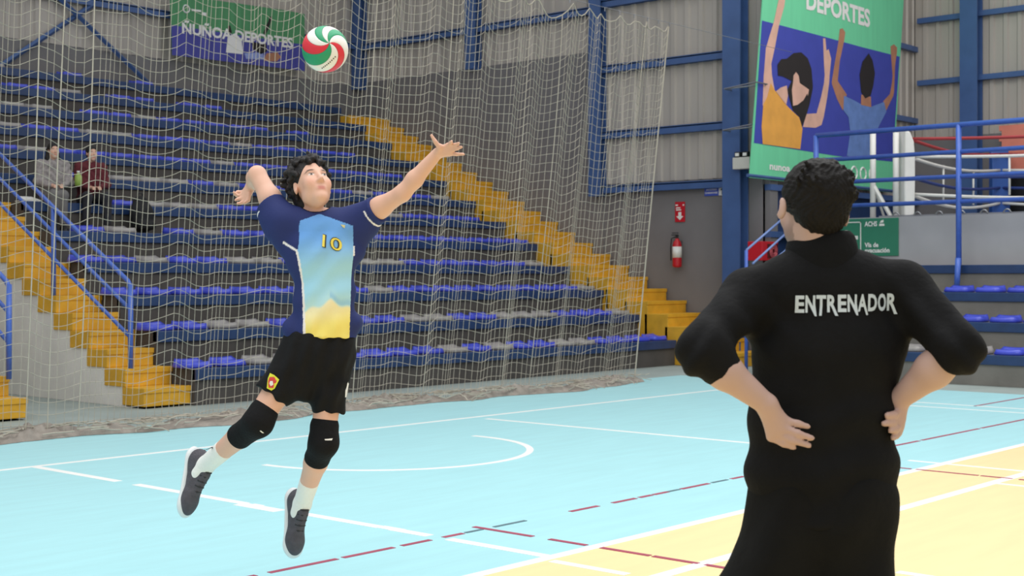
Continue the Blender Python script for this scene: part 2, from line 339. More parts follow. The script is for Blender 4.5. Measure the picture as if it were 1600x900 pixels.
# ------------------------------------------------------------------ safety net in front of the tall stand
YN = 11.35
def build_net():
    root = empty('safety_net', (10.0, YN, 0)); tag(root, 'pale cord safety net hanging on a cable in front of the tall stand', 'net')
    pegs = [onY(x, 10, YN)[0] for x in (1046, 1029, 1012, 991, 968, 945, 920, 890, 841, 808)]
    while pegs[-1] > 4.2: pegs.append(pegs[-1]-random.uniform(.40, .75))
    pegs = sorted(pegs); XL, XRt, ZN = pegs[0], pegs[-1], 5.03
    N = 166; R = 43; dz = ZN/R
    s = np.linspace(0, 1, N+1); jit = np.cumsum(rng.uniform(.75, 1.25, N+1)); jit = (jit-jit[0])/(jit[-1]-jit[0]); s = .5*s+.5*jit
    V = np.zeros((R+1, N+1, 3))
    pg = np.array(pegs)
    for r in range(R+1):
        z = ZN-r*dz; f = r/R
        xr = XRt-.85*f**1.1
        X = XL+(xr-XL)*s
        X0 = XL+(XRt-XL)*s
        X = X-.16*np.exp(-((X0-9.05)/.35)**2)*np.sign(X0-9.05)*np.exp(-((f-.22)/.25)**2)*np.minimum(1, np.abs(X0-9.05)*4)
        X = X-.10*np.exp(-((X0-14.0)/.3)**2)*np.tanh((X0-14.0)*4)*np.exp(-((f-.3)/.3)**2)
        k = np.clip(np.searchsorted(pg, X0)-1, 0, len(pg)-2); a, b = pg[k], pg[k+1]; q = (X0-a)/(b-a)
        sag = (4*q*(1-q))**.8*np.minimum((b-a)*.38, .26)*np.exp(-f*3.2)
        wave = .030*np.sin(X0*6.1+1.3*np.sin(X0*1.7)+f*2)+.018*np.sin(X0*11.3+f*5)
        Z = z-sag+wave*min(1, f*6)*(1-max(0, f-.9)*8)
        Yv = YN+.05*np.sin(X0*5.2)+.03*np.sin(X0*12+f*3)
        V[r, :, 0] = X; V[r, :, 1] = Yv; V[r, :, 2] = np.maximum(Z, .015)
    V -= np.array([10.0, YN, 0])
    def strips(P, rad, n=3):                     # P: (strands, points, 3)
        T = np.gradient(P, axis=1); T /= np.linalg.norm(T, axis=2, keepdims=True)+1e-9
        up = np.where(np.abs(T[..., 2:3]) > .8, np.array([1., 0, 0]), np.array([0, 0, 1.]))
        A = np.cross(T, up); A /= np.linalg.norm(A, axis=2, keepdims=True)+1e-9; B = np.cross(T, A)
        ring = np.stack([P+rad*(A*math.cos(2*math.pi*k/n)+B*math.sin(2*math.pi*k/n)) for k in range(n)], 2)
        S, M = P.shape[:2]; idx = np.arange(S*M*n).reshape(S, M, n); fs = []
        for k in range(n):
            l = (k+1) % n; fs.append(np.stack([idx[:, :-1, k], idx[:, :-1, l], idx[:, 1:, l], idx[:, 1:, k]], -1).reshape(-1, 4))
        return ring.reshape(-1, 3), np.concatenate(fs)
    v1, f1 = strips(V.transpose(1, 0, 2), .0030); v2, f2 = strips(V, .0031)
    me = bpy.data.meshes.new('netting'); me.from_pydata(np.concatenate([v1, v2]).tolist(), [], np.concatenate([f1, f2+len(v1)]).tolist()); me.materials.append(NETM)
    o = link('netting', me, root); o['kind'] = 'stuff'
    for i in [int(np.argmin(abs(V[R//2, :, 0]+10-onY(x, 300, YN)[0]))) for x in (52, 93, 131, 570, 680, 806, 858)]:
        MB().tube(V[:, i, :].tolist(), .0062, 5).build('seam_cord', NETM, root, True)
    MB().tube((V[:, -1, :]+np.array([.01, 0, 0])).tolist(), .010, 6).build('edge_cord', NETM, root, True)
    MB().tube(V[0].tolist(), .008, 5).build('edge_cord', NETM, root, True)
    MB().tube([(XL-12, 0, ZN+.04), (XE-.2-10.0, 0, ZN+.04)], .004, 5).build('hanging_cable', METAL, root)
    for p in pegs: MB().tube([(p-10, 0, ZN+.045), (p-10, 0, ZN-.01)], .008, 5).build('hanging_hook', METAL, root)
    # the surplus netting lying on the floor
    mb = MB(); nx, ny = 260, 8; xs = np.linspace(XL-1.5, 15.45, nx)
    for i, x in enumerate(xs):
        c = .10*math.sin(x*1.3)+.05*math.sin(x*4.1)-.02*(x-10)*.3; wd = .20+.06*math.sin(x*2.3+1)+.03*math.sin(x*7); hh = .07+.03*math.sin(x*3.1)+.02*math.sin(x*9)
        for j in range(ny+1):
            q = j/ny*2-1; mb.v.append((x-10, c-.08+q*wd+random.uniform(-.01, .01), .003+max(0, (1-q*q))*hh*random.uniform(.6, 1.25)))
    for i in range(nx-1):
        for j in range(ny): a = i*(ny+1)+j; mb.f.append((a, a+1, a+ny+2, a+ny+1))
    h = mb.build('netting_heap', NETH, root, False)
    mb = MB()
    for i in range(420):
        x = random.uniform(XL-1.5, 15.4); c = .10*math.sin(x*1.3)+.05*math.sin(x*4.1)-.006*(x-10); p = []
        a = random.uniform(0, 6.28); y = c-.08+random.uniform(-.22, .2)
        for t in range(4):
            p.append((x-10, y, max(.006, .10*(1-((y-c+.08)/.3)**2)+random.uniform(-.01, .015)))); a += random.uniform(-.6, .6); x += .07*math.cos(a)*1.5; y += .035*math.sin(a)
        mb.tube(p, .006, 3)
    o = mb.build('loose_cords', NETM, root); o['kind'] = 'stuff'
build_net()

# ------------------------------------------------------------------ banners (flat print on hung cloth)
GRN = mat('banner_green', '#6fcf9f', .7, var=.05, scale=3, stretch=(3, 1, .3)); BLU = mat('banner_blue', '#3c46a6', .7, var=.06, scale=3)
SKIN1 = mat('print_skin', '#d9ab98', .7, var=.10, scale=4); SKIN2 = mat('print_skin_tan', '#b07a5e', .7, var=.12, scale=4)
HAIRP = mat('print_hair', '#211a1a', .7, var=.1, scale=6); ORNG = mat('print_shirt_orange', '#e2a148', .7, var=.10, scale=3)
SHIRTP = mat('print_shirt_blue', '#6483bf', .7, var=.14, scale=5); TXT = mat('print_white', '#e9e6e4', .7, var=.03, scale=4)
GRND = mat('banner_green_dull', '#4f8f60', .7, var=.14, scale=3, stretch=(4, 1, .3)); PUR = mat('banner_purple', '#47489a', .7, var=.16, scale=3, stretch=(4, 1, .3))
def plane_print(root, name, m, pts, Y, d, origin):
    """polygon of (x pixel, y pixel) surveyed on the plane y = Y, laid d in front of the cloth"""
    q = [onY(x, y, Y) for x, y in pts]
    vs, fs = ext([(p[0]-origin[0], p[2]-origin[2]) for p in q], lambda a, b, t: (a, t, b), -d, -d+.0015)
    return MB().add(vs, fs).build(name, m, root)
def plane_text(root, s, m, px0, px1, cap, Y, d, origin, bold=.02, name='lettering'):
    """text whose baseline runs from pixel px0 to pixel px1 on plane y = Y"""
    a, b = onY(*px0, Y), onY(*px1, Y); vs, fs = text2d(s, bold); wd = vs[:, 0].max()
    out = [(a[0]+(b[0]-a[0])*v[0]/wd-origin[0], -d, a[2]+(b[2]-a[2])*v[0]/wd+v[1]*cap-origin[2]) for v in vs]
    return MB().add(out, fs).build(name, m, root)
def z3(*p): return [(1160+x/5.926, y/5.926) for x, y in p]
def z4(*p): return [(1160+x/5.626, 130+y/5.626) for x, y in p]
def banner_right():
    Y = YS-.16; o = onY(1172, 277, Y); bl, br = onY(1171.5, 277.5, Y), onY(1394, 301, Y); tl, tr = onY(1192, 0, Y), onY(1412, 0, Y)
    root = empty('hanging_banner', o); tag(root, 'large green and blue banner showing two people with raised arms', 'banner')
    P = lambda *a: plane_print(root, *a, Y, 0, o)
    def ex(a, b, z): t = (z-a[2])/(b[2]-a[2]); return (a[0]+(b[0]-a[0])*t-o[0], z-o[2])
    zt = 7.8
    vs, fs = ext([(bl[0]-o[0], bl[2]-o[2]), (br[0]-o[0], br[2]-o[2]), ex(br, tr, zt), ex(bl, tl, zt)], lambda a, b, t: (a, t, b), 0, .02)
    MB().add(vs, fs).build('cloth', GRN, root)
    def pp(n, m, pts, d): plane_print(root, n, m, pts, Y, d, o)
    pp('blue_field', BLU, z3((180, 190), (700, 325), (1100, 435), (1455, 525))+z4((1318, 690), (830, 640), (400, 572), (100, 525)), .003)
    pp('printed_arm', SKIN1, z3((345, -60), (400, -60), (385, 60), (335, 240), (300, 430), (265, 590), (270, 690), (300, 860), (250, 920), (185, 980), (195, 700), (205, 580), (215, 450), (250, 330), (290, 200)), .006)
    pp('printed_shirt', ORNG, z4((245, 0), (280, 62), (310, 100), (380, 190), (440, 250), (495, 300), (525, 400), (505, 580), (175, 535), (165, 380), (180, 190), (215, 120)), .009)
    pp('printed_hair', HAIRP, z3((320, 600), (355, 548), (405, 545), (470, 492), (540, 485), (600, 540), (635, 640), (648, 800))+z4((612, 60), (585, 190), (545, 320), (520, 385), (500, 300), (440, 240), (390, 60), (430, -20), (350, -60))+z3((325, 700),), .011)
    pp('printed_face', SKIN1, z3((468, 700), (490, 668), (515, 700), (525, 770), (610, 830), (600, 889))+z4((565, 90), (530, 150), (480, 190), (440, 200), (430, 60), (440, -10)), .013)
    pp('printed_neck', SKIN1, z4((385, 20), (395, 110), (380, 190), (310, 100), (290, 72), (330, 40)), .013)
    pp('printed_arm', SKIN1, z3((745, 355), (766, 355), (775, 470), (795, 455), (820, 545), (805, 690))+z4((760, 0), (742, 130), (712, 300), (692, 368), (640, 392), (530, 385), (560, 270), (650, 265), (690, 120), (715, 0))+z3((760, 700), (752, 560)), .006)
    pp('printed_arm', SKIN2, z3((900, 270), (925, 262), (950, 300), (940, 375), (900, 560), (880, 750), (960, 870))+z4((915, 100), (880, 240), (830, 140), (785, 10))+z3((825, 760), (850, 600), (888, 380)), .006)
    pp('printed_arm', SKIN2, z3((1370, 430), (1400, 410), (1430, 440), (1428, 490), (1412, 600), (1402, 850))+z4((1325, 110), (1262, 240), (1235, 160), (1295, 95), (1312, 0))+z3((1388, 700), (1375, 520)), .006)
    pp('printed_shirt', SHIRTP, z4((890, 110), (975, 150), (1040, 185), (1120, 210), (1242, 165), (1262, 250), (1200, 370), (1170, 430), (1150, 660), (915, 640), (945, 430), (930, 300), (885, 240)), .009)
    pp('printed_neck', SKIN2, z4((1040, 100), (1125, 120), (1128, 212), (1038, 190)), .011)
    pp('printed_hair', HAIRP, z3((1165, 495), (1200, 560), (1222, 680), (1205, 800))+z4((1122, 110), (1075, 135), (1040, 80))+z3((1080, 690), (1108, 570)), .013)
    plane_text(root, 'DEPORTES', TXT, (1259.5, 13), (1359, 42), .30, Y, .006, o, .035)
    plane_text(root, 'nunoa', TXT, (1202, 264.5), (1234, 268.5), .115, Y, .006, o, .03)
    for x, y in ((1334, 270), (1348, 271.5), (1362, 273)):
        c = onY(x, y, Y); mb = MB()
        mb.tube([(c[0]-o[0]+.11*math.cos(a), -.006, c[2]-o[2]+.11*math.sin(a)) for a in np.linspace(0, 2*math.pi, 20)[:-1]], .018, 4, closed=True).build('printed_ring', TXT, root)
    MB().tube([(bl[0]-o[0]-.05, .01, .03), (br[0]-o[0]+.05, .01, br[2]-o[2]+.03)], .03, 6).build('bottom_bar', STEELD, root)
banner_right()
def banner_left():
    Y = YB-.3; o = onY(268, 86, Y); root = empty('hanging_banner', o); tag(root, 'faded green and purple banner on the back wall above the stand', 'banner')
    def q(*p): return [(255+x/6.957, y/6.957) for x, y in p]
    def pp(n, m, pts, d): plane_print(root, n, m, pts, Y, d, o)
    pp('cloth', GRND, [(265, -10), (355, 3), (445, 16), (476, 22), (476, 111), (268.6, 86)], .0)
    pp('purple_field', PUR, [(267.5, 39), (456, 67), (476, 70), (476, 111), (268.6, 86)], .004)
    pp('printed_shirt', TXT, q((700, 400), (780, 360), (850, 430), (865, 590), (680, 570)), .007)
    pp('printed_hair', HAIRP, q((700, 285), (725, 275), (745, 350), (725, 380), (705, 340)), .007)
    pp('printed_figure', HAIRP, q((955, 450), (1040, 470), (1120, 480), (1125, 560), (1060, 590), (970, 530)), .007)
    pp('printed_arm', HAIRP, q((1160, 180), (1185, 185), (1140, 320), (1110, 380), (1085, 360)), .007)
    pp('printed_arm', SKIN2, q((1120, 580), (1240, 570), (1280, 620), (1230, 670), (1090, 660)), .007)
    pp('printed_pattern', mat('print_pale_blue', '#8f9bcf', .7, var=.2, scale=6), q((880, 580), (1080, 570), (1100, 650), (900, 640)), .007)
    plane_text(root, 'ÑUÑOA DEPORTES', TXT, (284, 51.5), (457, 75), .19, Y, .010, o, .03)
    c = onY(291, 14, Y)
    MB().tube([(c[0]-o[0]+.07*math.cos(a), -.006, c[2]-o[2]+.07*math.sin(a)) for a in np.linspace(0, 2*math.pi, 16)[:-1]], .014, 4, closed=True).build('printed_emblem', TXT, root)
    pp('printed_bar', TXT, [(299, 14), (314, 16), (314, 19), (299, 17)], .007); pp('printed_bar', TXT, [(315, 19), (322, 20), (322, 25), (315, 24)], .007)
banner_left()

# ------------------------------------------------------------------ things on the end wall
def wall_text(root, s, m, x, y0, z, wd, cap, ox, name='lettering', bold=.02):
    vs, fs = text2d(s, bold); k = wd/vs[:, 0].max()
    return MB().add([(x, y0-v[0]*k, z+v[1]*cap) for v in vs], fs).build(name, m, root)
def rbox(mb, x0, x1, poly):                      # outline in (y right-to-left, z) extruded along x
    vs, fs = ext(poly, lambda a, b, d: (d, a, b), x0, x1); return mb.add(vs, fs)
def extinguisher():
    b = onX(1058, 418, XE-.14); root = empty('fire_extinguisher', b); tag(root, 'red fire extinguisher with white label hung on the grey wall', 'fire extinguisher')
    MB().lathe([(.03, 0), (.075, .012), (.08, .04), (.08, .38), (.066, .44), (.035, .475), (.03, .5)], 18).build('cylinder', RED, root, True)
    MB().lathe([(.0815, .17), (.0815, .36)], 18).build('white_label', WHITE, root, True)
    MB().lathe([(.022, .49), (.022, .54), (.03, .545), (.03, .555)], 10).box(-.012, .012, -.02, .11, .555, .57).box(-.012, .012, -.02, .10, .59, .603).build('valve_handle', BLACK, root)
    MB().tube([(0, .03, .53), (-.04, .09, .5), (-.05, .10, .35), (-.05, .095, .12)], .011, 6).build('hose', BLACK, root, True)
    MB().box(.06, .14, -.03, .03, .40, .46).build('wall_bracket', METAL, root)
extinguisher()
def ext_sign():
    a = onX(1055, 347, XE-.03); b = onX(1070.5, 315, XE-.03); root = empty('red_sign', (a[0], (a[1]+b[1])/2, a[2])); tag(root, 'small red sign with white arrow above the fire extinguisher', 'sign')
    w_ = abs(b[1]-a[1])/2; h = b[2]-a[2]
    MB().box(-.008, 0, -w_, w_, 0, h).build('plate', RED, root, bevel=.003)
    rbox(MB(), -.012, -.008, [(0, .03), (.075, .10), (.03, .10), (.03, .17), (-.03, .17), (-.03, .10), (-.075, .10)]).build('arrow', WHITE, root)
    for a_, b_, c_, d_ in ((-.01, .08, .115, .095), (-.03, .08, .15, .13), (.04, .09, .07, .045), (-.09, -.06, .07, .045)): MB().box(-.012, -.008, a_, b_, h-c_, h-d_).build('printed_mark', WHITE, root)
ext_sign()
def access_sign():
    a = onX(1101, 306.5, XE-.03); b = onX(1135, 291.5, XE-.03); root = empty('blue_sign', (a[0], b[1], a[2])); tag(root, 'small blue and white sign with an upward arrow beside the steel column', 'sign')
    w_ = a[1]-b[1]; h = b[2]-a[2]; k = w_*.34
    MB().box(-.008, 0, k, w_, 0, h).build('blue_plate', mat('sign_blue', '#3a50b0', .5), root, bevel=.002)
    MB().box(-.008, 0, 0, k, 0, h).build('white_plate', WHITE, root, bevel=.002)
    rbox(MB(), -.012, -.008, [(k/2, h*.9), (k*.2, h*.58), (k*.42, h*.62), (k*.42, h*.1), (k*.58, h*.1), (k*.58, h*.62), (k*.8, h*.58)]).build('arrow', BLACK, root)
    wall_text(root, 'ACCESO', TXT, -.011, w_*.92, h*.62, w_*.5, h*.2, 0); wall_text(root, 'CAMARINES', TXT, -.011, w_*.97, h*.25, w_*.58, h*.2, 0)
access_sign()
def emergency_light():
    a = onX(1147, 265, 19.5); b = onX(1173.5, 245, 19.5); root = empty('emergency_light', (19.5, (a[1]+b[1])/2, a[2])); tag(root, 'white emergency light box with two lamps fixed to the blue column', 'emergency light')
    w_ = (a[1]-b[1])/2; h = b[2]-a[2]
    MB().box(-.05, .06, -w_, w_, 0, h).build('case', mat('lamp_case', '#c9c6bd', .5, var=.05), root, bevel=.008)
    for s in (-1, 1):
        p = MB().box(-.05, .03, s*w_*.45-.055, s*w_*.45+.055, h, h+.09).build('lamp_head', BLACK, root, bevel=.01)
        MB().box(-.056, -.05, s*w_*.45-.035, s*w_*.45+.035, h+.02, h+.07).build('lamp_lens', WHITE, p)
    MB().box(.0, .2, -.06, .02, .02, h*.8).build('mount', STEELD, root)
emergency_light()
def bracket(px, py, w_, label):
    a = onX(px, py, 19.35); root = empty('wire_bracket', a); tag(root, label, 'bracket')
    r = .012
    MB().tube([(0, .25, 0), (0, -w_, .06), (.35, -w_, .06)], r, 5).build('front_bar', METAL, root); MB().tube([(0, .25, 0), (.35, .25, 0)], r, 5).build('side_bar', METAL, root)
    MB().tube([(0, .25, 0), (.35, -w_, .06)], r, 5).build('brace_bar', METAL, root)
bracket(1152, 137, .35, 'thin grey wire bracket on the blue column, upper one'); bracket(1150, 202, .30, 'thin grey wire bracket on the blue column just above the emergency light')

# ------------------------------------------------------------------ alcove platform, rail, boxing ring
XP = 20.62; ZP = onX(1500, 336, XP)[2]
pf = struct(MB().box(XP, XA-.05, -8, YS-.95, .0, ZP-.03).build('floor_platform', PARA)); pf['label'] = 'raised platform with plain grey front wall'
MB().box(XP-.06, XP, -8, YS-.95, 1.62, ZP).build('parapet', PARA, pf); MB().box(XP-.1, XP, -8, YS-.95, 1.42, 1.62).build('trim_board', FASC, pf)
for i in range(14):
    c = (XP+.02, 10.0-i*.36, ZP)
    MB().tube([(c[0], c[1]+.06*math.cos(t), c[2]+.07*math.sin(t)) for t in np.linspace(0, math.pi, 8)], .012, 5).build('lacing_hook', METAL, pf)
def green_sign():
    a = onX(1292, 401, XP-.075); b = onX(1404, 340, XP-.075); root = empty('evacuation_sign', (a[0], b[1], a[2])); tag(root, 'green evacuation sign with white arrow on the grey platform wall', 'sign')
    w_ = a[1]-b[1]; h = b[2]-a[2]; u = lambda px: onX(px, 370, XP-.075)[1]-b[1]; v = lambda py: onX(1360, py, XP-.075)[2]-a[2]
    MB().box(-.01, .012, 0, w_, 0, h).build('plate', mat('sign_green', '#2c7c60', .5, var=.04), root, bevel=.006)
    f0, f1, g0, g1 = u(1346), u(1300), v(393), v(346); t = .016
    MB().box(-.014, -.01, f0, f1, g1-t, g1).box(-.014, -.01, f0, f1, g0, g0+t).box(-.014, -.01, f0, f0+t, g0, g1).box(-.014, -.01, f1-t, f1, g0, g1).build('frame_line', WHITE, root)
    c = (v(368)+v(374))/2
    rbox(MB(), -.014, -.01, [(u(1341), c-.03), (u(1341), c+.03), (u(1318), c+.03), (u(1326), c+.12), (u(1321), c+.12), (u(1309), c), (u(1321), c-.12), (u(1326), c-.12), (u(1318), c-.03)]).build('arrow', WHITE, root)
    wall_text(root, 'ACHS', TXT, -.013, u(1351.5), v(353.5), u(1351.5)-u(1371), .075, 0, bold=.03)
    rbox(MB(), -.014, -.01, [(u(1374), v(353.5)), (u(1374.5), v(350)), (u(1382), v(350)), (u(1382.5), v(353.5))]).build('emblem', WHITE, root)
    rbox(MB(), -.014, -.01, [(u(1375), v(349)), (u(1377), v(345)), (u(1381), v(344)), (u(1381), v(348))]).build('emblem', WHITE, root)
    wall_text(root, 'Vía de', TXT, -.013, u(1351.5), v(386), u(1351.5)-u(1373), .07, 0, bold=.03); wall_text(root, 'evacuación', TXT, -.013, u(1351.5), v(394.5), u(1351.5)-u(1390.5), .07, 0, bold=.03)
green_sign()
def platform_rail():
    X = 20.0; y0 = onX(1275, 208, X)[1]; root = empty('guard_rail', (X, y0, 1.625)); tag(root, 'blue four-bar guard rail in front of the boxing ring', 'railing')
    for k, py in enumerate((195, 237, 275.5, 315)):
        z = onX(1498, py, X)[2]-1.625
        MB().tube([(0, 0, z), (0, -14, z)], .034 if k else .04, 8).build('rail_bar', RAIL, root, True)
    zt = onX(1498, 195, X)[2]-1.625; y = 0; yp = onX(1498, 300, X)[1]-y0
    for i, yy in enumerate((0, yp, 2*yp, 3*yp, 4*yp)): MB().tube([(0, yy, 0), (0, yy, zt)], .045, 8).build('post', RAIL, root, True)
    MB().tube([(-.07, yp, -.35), (-.02, yp, .1)], .045, 8).build('post_foot', RAIL, root, True)
platform_rail()
def ring():
    cx, cy, _ = onX(1420, 270, 21.05); x2, y2 = 24.8, cy-5.4
    root = empty('boxing_ring', ((cx+x2)/2, (cy+y2)/2, ZP-.03)); tag(root, 'boxing ring with white and blue padded corners and red and white ropes', 'boxing ring')
    o = Vector(((cx+x2)/2, (cy+y2)/2, ZP-.03)); R_ = lambda x, y, z: (x-o.x, y-o.y, z-o.z)
    MB().box(cx-.35-o.x, x2+.3-o.x, y2-.3-o.y, cy+.35-o.y, 0, .06).build('canvas_floor', mat('ring_canvas', '#8d8f96', .8, var=.06), root)
    zc = [onX(1420, py, cx)[2] for py in (217, 245, 276, 303)]
    cs = [(cx, cy), (cx, y2), (x2, y2), (x2, cy)]
    ROPE = [mat('rope_red', '#a8383c', .6), WHITE, mat('rope_blue', '#2b3f80', .6), WHITE]
    for k, z in enumerate(zc):
        for (a, b) in zip(cs, cs[1:]+cs[:1]):
            pts = [R_(a[0]+(b[0]-a[0])*t, a[1]+(b[1]-a[1])*t, z-.10*math.sin(math.pi*t)*(1+.5*(k == 3))) for t in np.linspace(0, 1, 14)]
            MB().tube(pts, .028, 6).build('rope', ROPE[k], root, True)
    for i, (x, y) in enumerate(cs):
        sx, sy = (1 if x == cx else -1), (1 if y == y2 else -1)
        MB().tube([R_(x-.15*sx, y-.15*sy, ZP), R_(x-.15*sx, y-.15*sy, zc[0]+.1)], .05, 8).build('corner_post', WHITE if i != 1 else RAIL, root, True)
        mb = MB(); n = 10; v = Vector((sx, sy, 0)).normalized(); s = Vector((-v.y, v.x, 0))
        prof = [(0, -.02), (.12, .02), (.13, .5), (.13, .9), (.11, 1.12), (.05, 1.26), (-.04, 1.3), (-.05, .6), (-.05, 0)]
        def f(a, b, d, x=x, y=y, v=v, s=s): q = Vector(R_(x, y, ZP+.02+b*(zc[0]+.12-ZP)/1.3))+v*(a-.08)+s*d; return tuple(q)
        vs, fs = ext(prof, f, -.17, .17); mb.add(vs, fs).build('corner_pad', [WHITE, mat('pad_salmon', '#d97f6c', .6, var=.06), WHITE, mat('pad_blue', '#2a55a0', .45, var=.06)][i], root, bevel=.03)
    for t in (.35, .68):
        MB().tube([R_(cx, cy+(y2-cy)*t*.45, zc[1]-.06), R_(cx, cy+(y2-cy)*t*.45, zc[3]-.08)], .018, 6).build('rope_spacer', WHITE, root, True)
        MB().tube([R_(cx+(x2-cx)*t, cy, zc[1]-.06), R_(cx+(x2-cx)*t, cy, zc[3]-.08)], .018, 6).build('rope_spacer', WHITE, root, True)
ring()
def brace_post():
    p = onX(1364, 335, 20.95); root = empty('braced_post', (p[0], p[1], ZP-.03)); tag(root, 'white steel post with diagonal braces left of the ring corner', 'post')
    top = onX(1366, 202, 20.95)[2]-ZP+.03; mid = onX(1364, 288, 20.95)[2]-ZP+.03
    MB().tube([(0, 0, 0), (0, 0, top)], .05, 8).build('upright', WHITE, root, True)
    MB().tube([(0, 0, mid), (-.0, -.35, 0.0)], .035, 6).build('brace_bar', WHITE, root); MB().tube([(0, 0, mid), (.35, -.05, 0.0)], .022, 6).build('brace_bar', WHITE, root)
    MB().box(-.06, .06, -.46, -.24, -.0, .05).build('foot_plate', WHITE, root)
brace_post()
def standing_mat():
    X = 25.3; a = onX(1563, 270, X); b = onX(1563, 197, X)
    root = empty('padded_mat', (X, a[1]-.7, a[2])); tag(root, 'salmon red padded mat standing behind the ring ropes', 'mat'); h = b[2]-a[2]
    n = 9; pl = []
    for i in range(n): pl += [(.7-(.05 if i % 2 else 0), h*i/n), (.7-(.05 if i % 2 else 0), h*(i+1)/n)]
    pl += [(-.7, h), (-.7, 0)]
    rbox(MB(), -.06, .06, pl).build('pad', MATS['pad_salmon'], root); MB().box(-.05, .05, -.6, .55, ZP-a[2]-.03, 0).build('stand', BLACK, root)
standing_mat()
def side_stair_rail():
    Y = 11.3; p = lambda x, y: onY(x, y, Y); o = p(1167, 470); o = (o[0], o[1], 0)
    root = empty('access_rail', o); tag(root, 'thin blue stair rail rising past the red hose cabinet', 'railing')
    q = lambda x, y: tuple(np.array(p(x, y))-np.array(o)); LB = mat('rail_pale_blue', '#7f97cf', .35)
    for (a, b) in (((1166, 391), (1225, 340)), ((1176, 412), (1240, 354)), ((1196, 418), (1258, 366))): MB().tube([q(*a), q(*b)], .018, 6).build('rail_bar', LB, root, True)
    MB().tube([tuple(np.array((q(1166, 391)[0], 0, 0))), q(1166, 391)], .03, 6).build('post', RAIL, root, True)
    x1 = q(1258, 366)[0]; MB().tube([(x1, 0, 0), (x1, 0, q(1258, 366)[2]+.4)], .03, 6).build('post', RAIL, root, True)
    a, b = onY(1184, 407, YS-.2), onY(1209, 378, YS-.2); root = empty('hose_cabinet', ((a[0]+b[0])/2, YS-.1, a[2])); tag(root, 'red fire hose cabinet on the blue wall behind the stair rail', 'cabinet')
    w_ = (b[0]-a[0])/2; h = b[2]-a[2]
    MB().box(-w_, w_, -.18, .09, 0, h).build('case', RED, root, bevel=.008)
    d = MB().box(-w_*.35, w_*.92, -.19, -.18, .04, h-.04).build('glazed_door', mat('cabinet_glass', '#5a1c22', .15), root)
    mb = MB()
    for r in (.05, .08, .11): mb.tube([(w_*.3+r*math.cos(t), -.2, h*.5+r*math.sin(t)) for t in np.linspace(0, 6.28, 16)[:-1]], .012, 5, closed=True)
    mb.build('coiled_hose', mat('hose_red', '#b8525a', .6), d)
side_stair_rail()

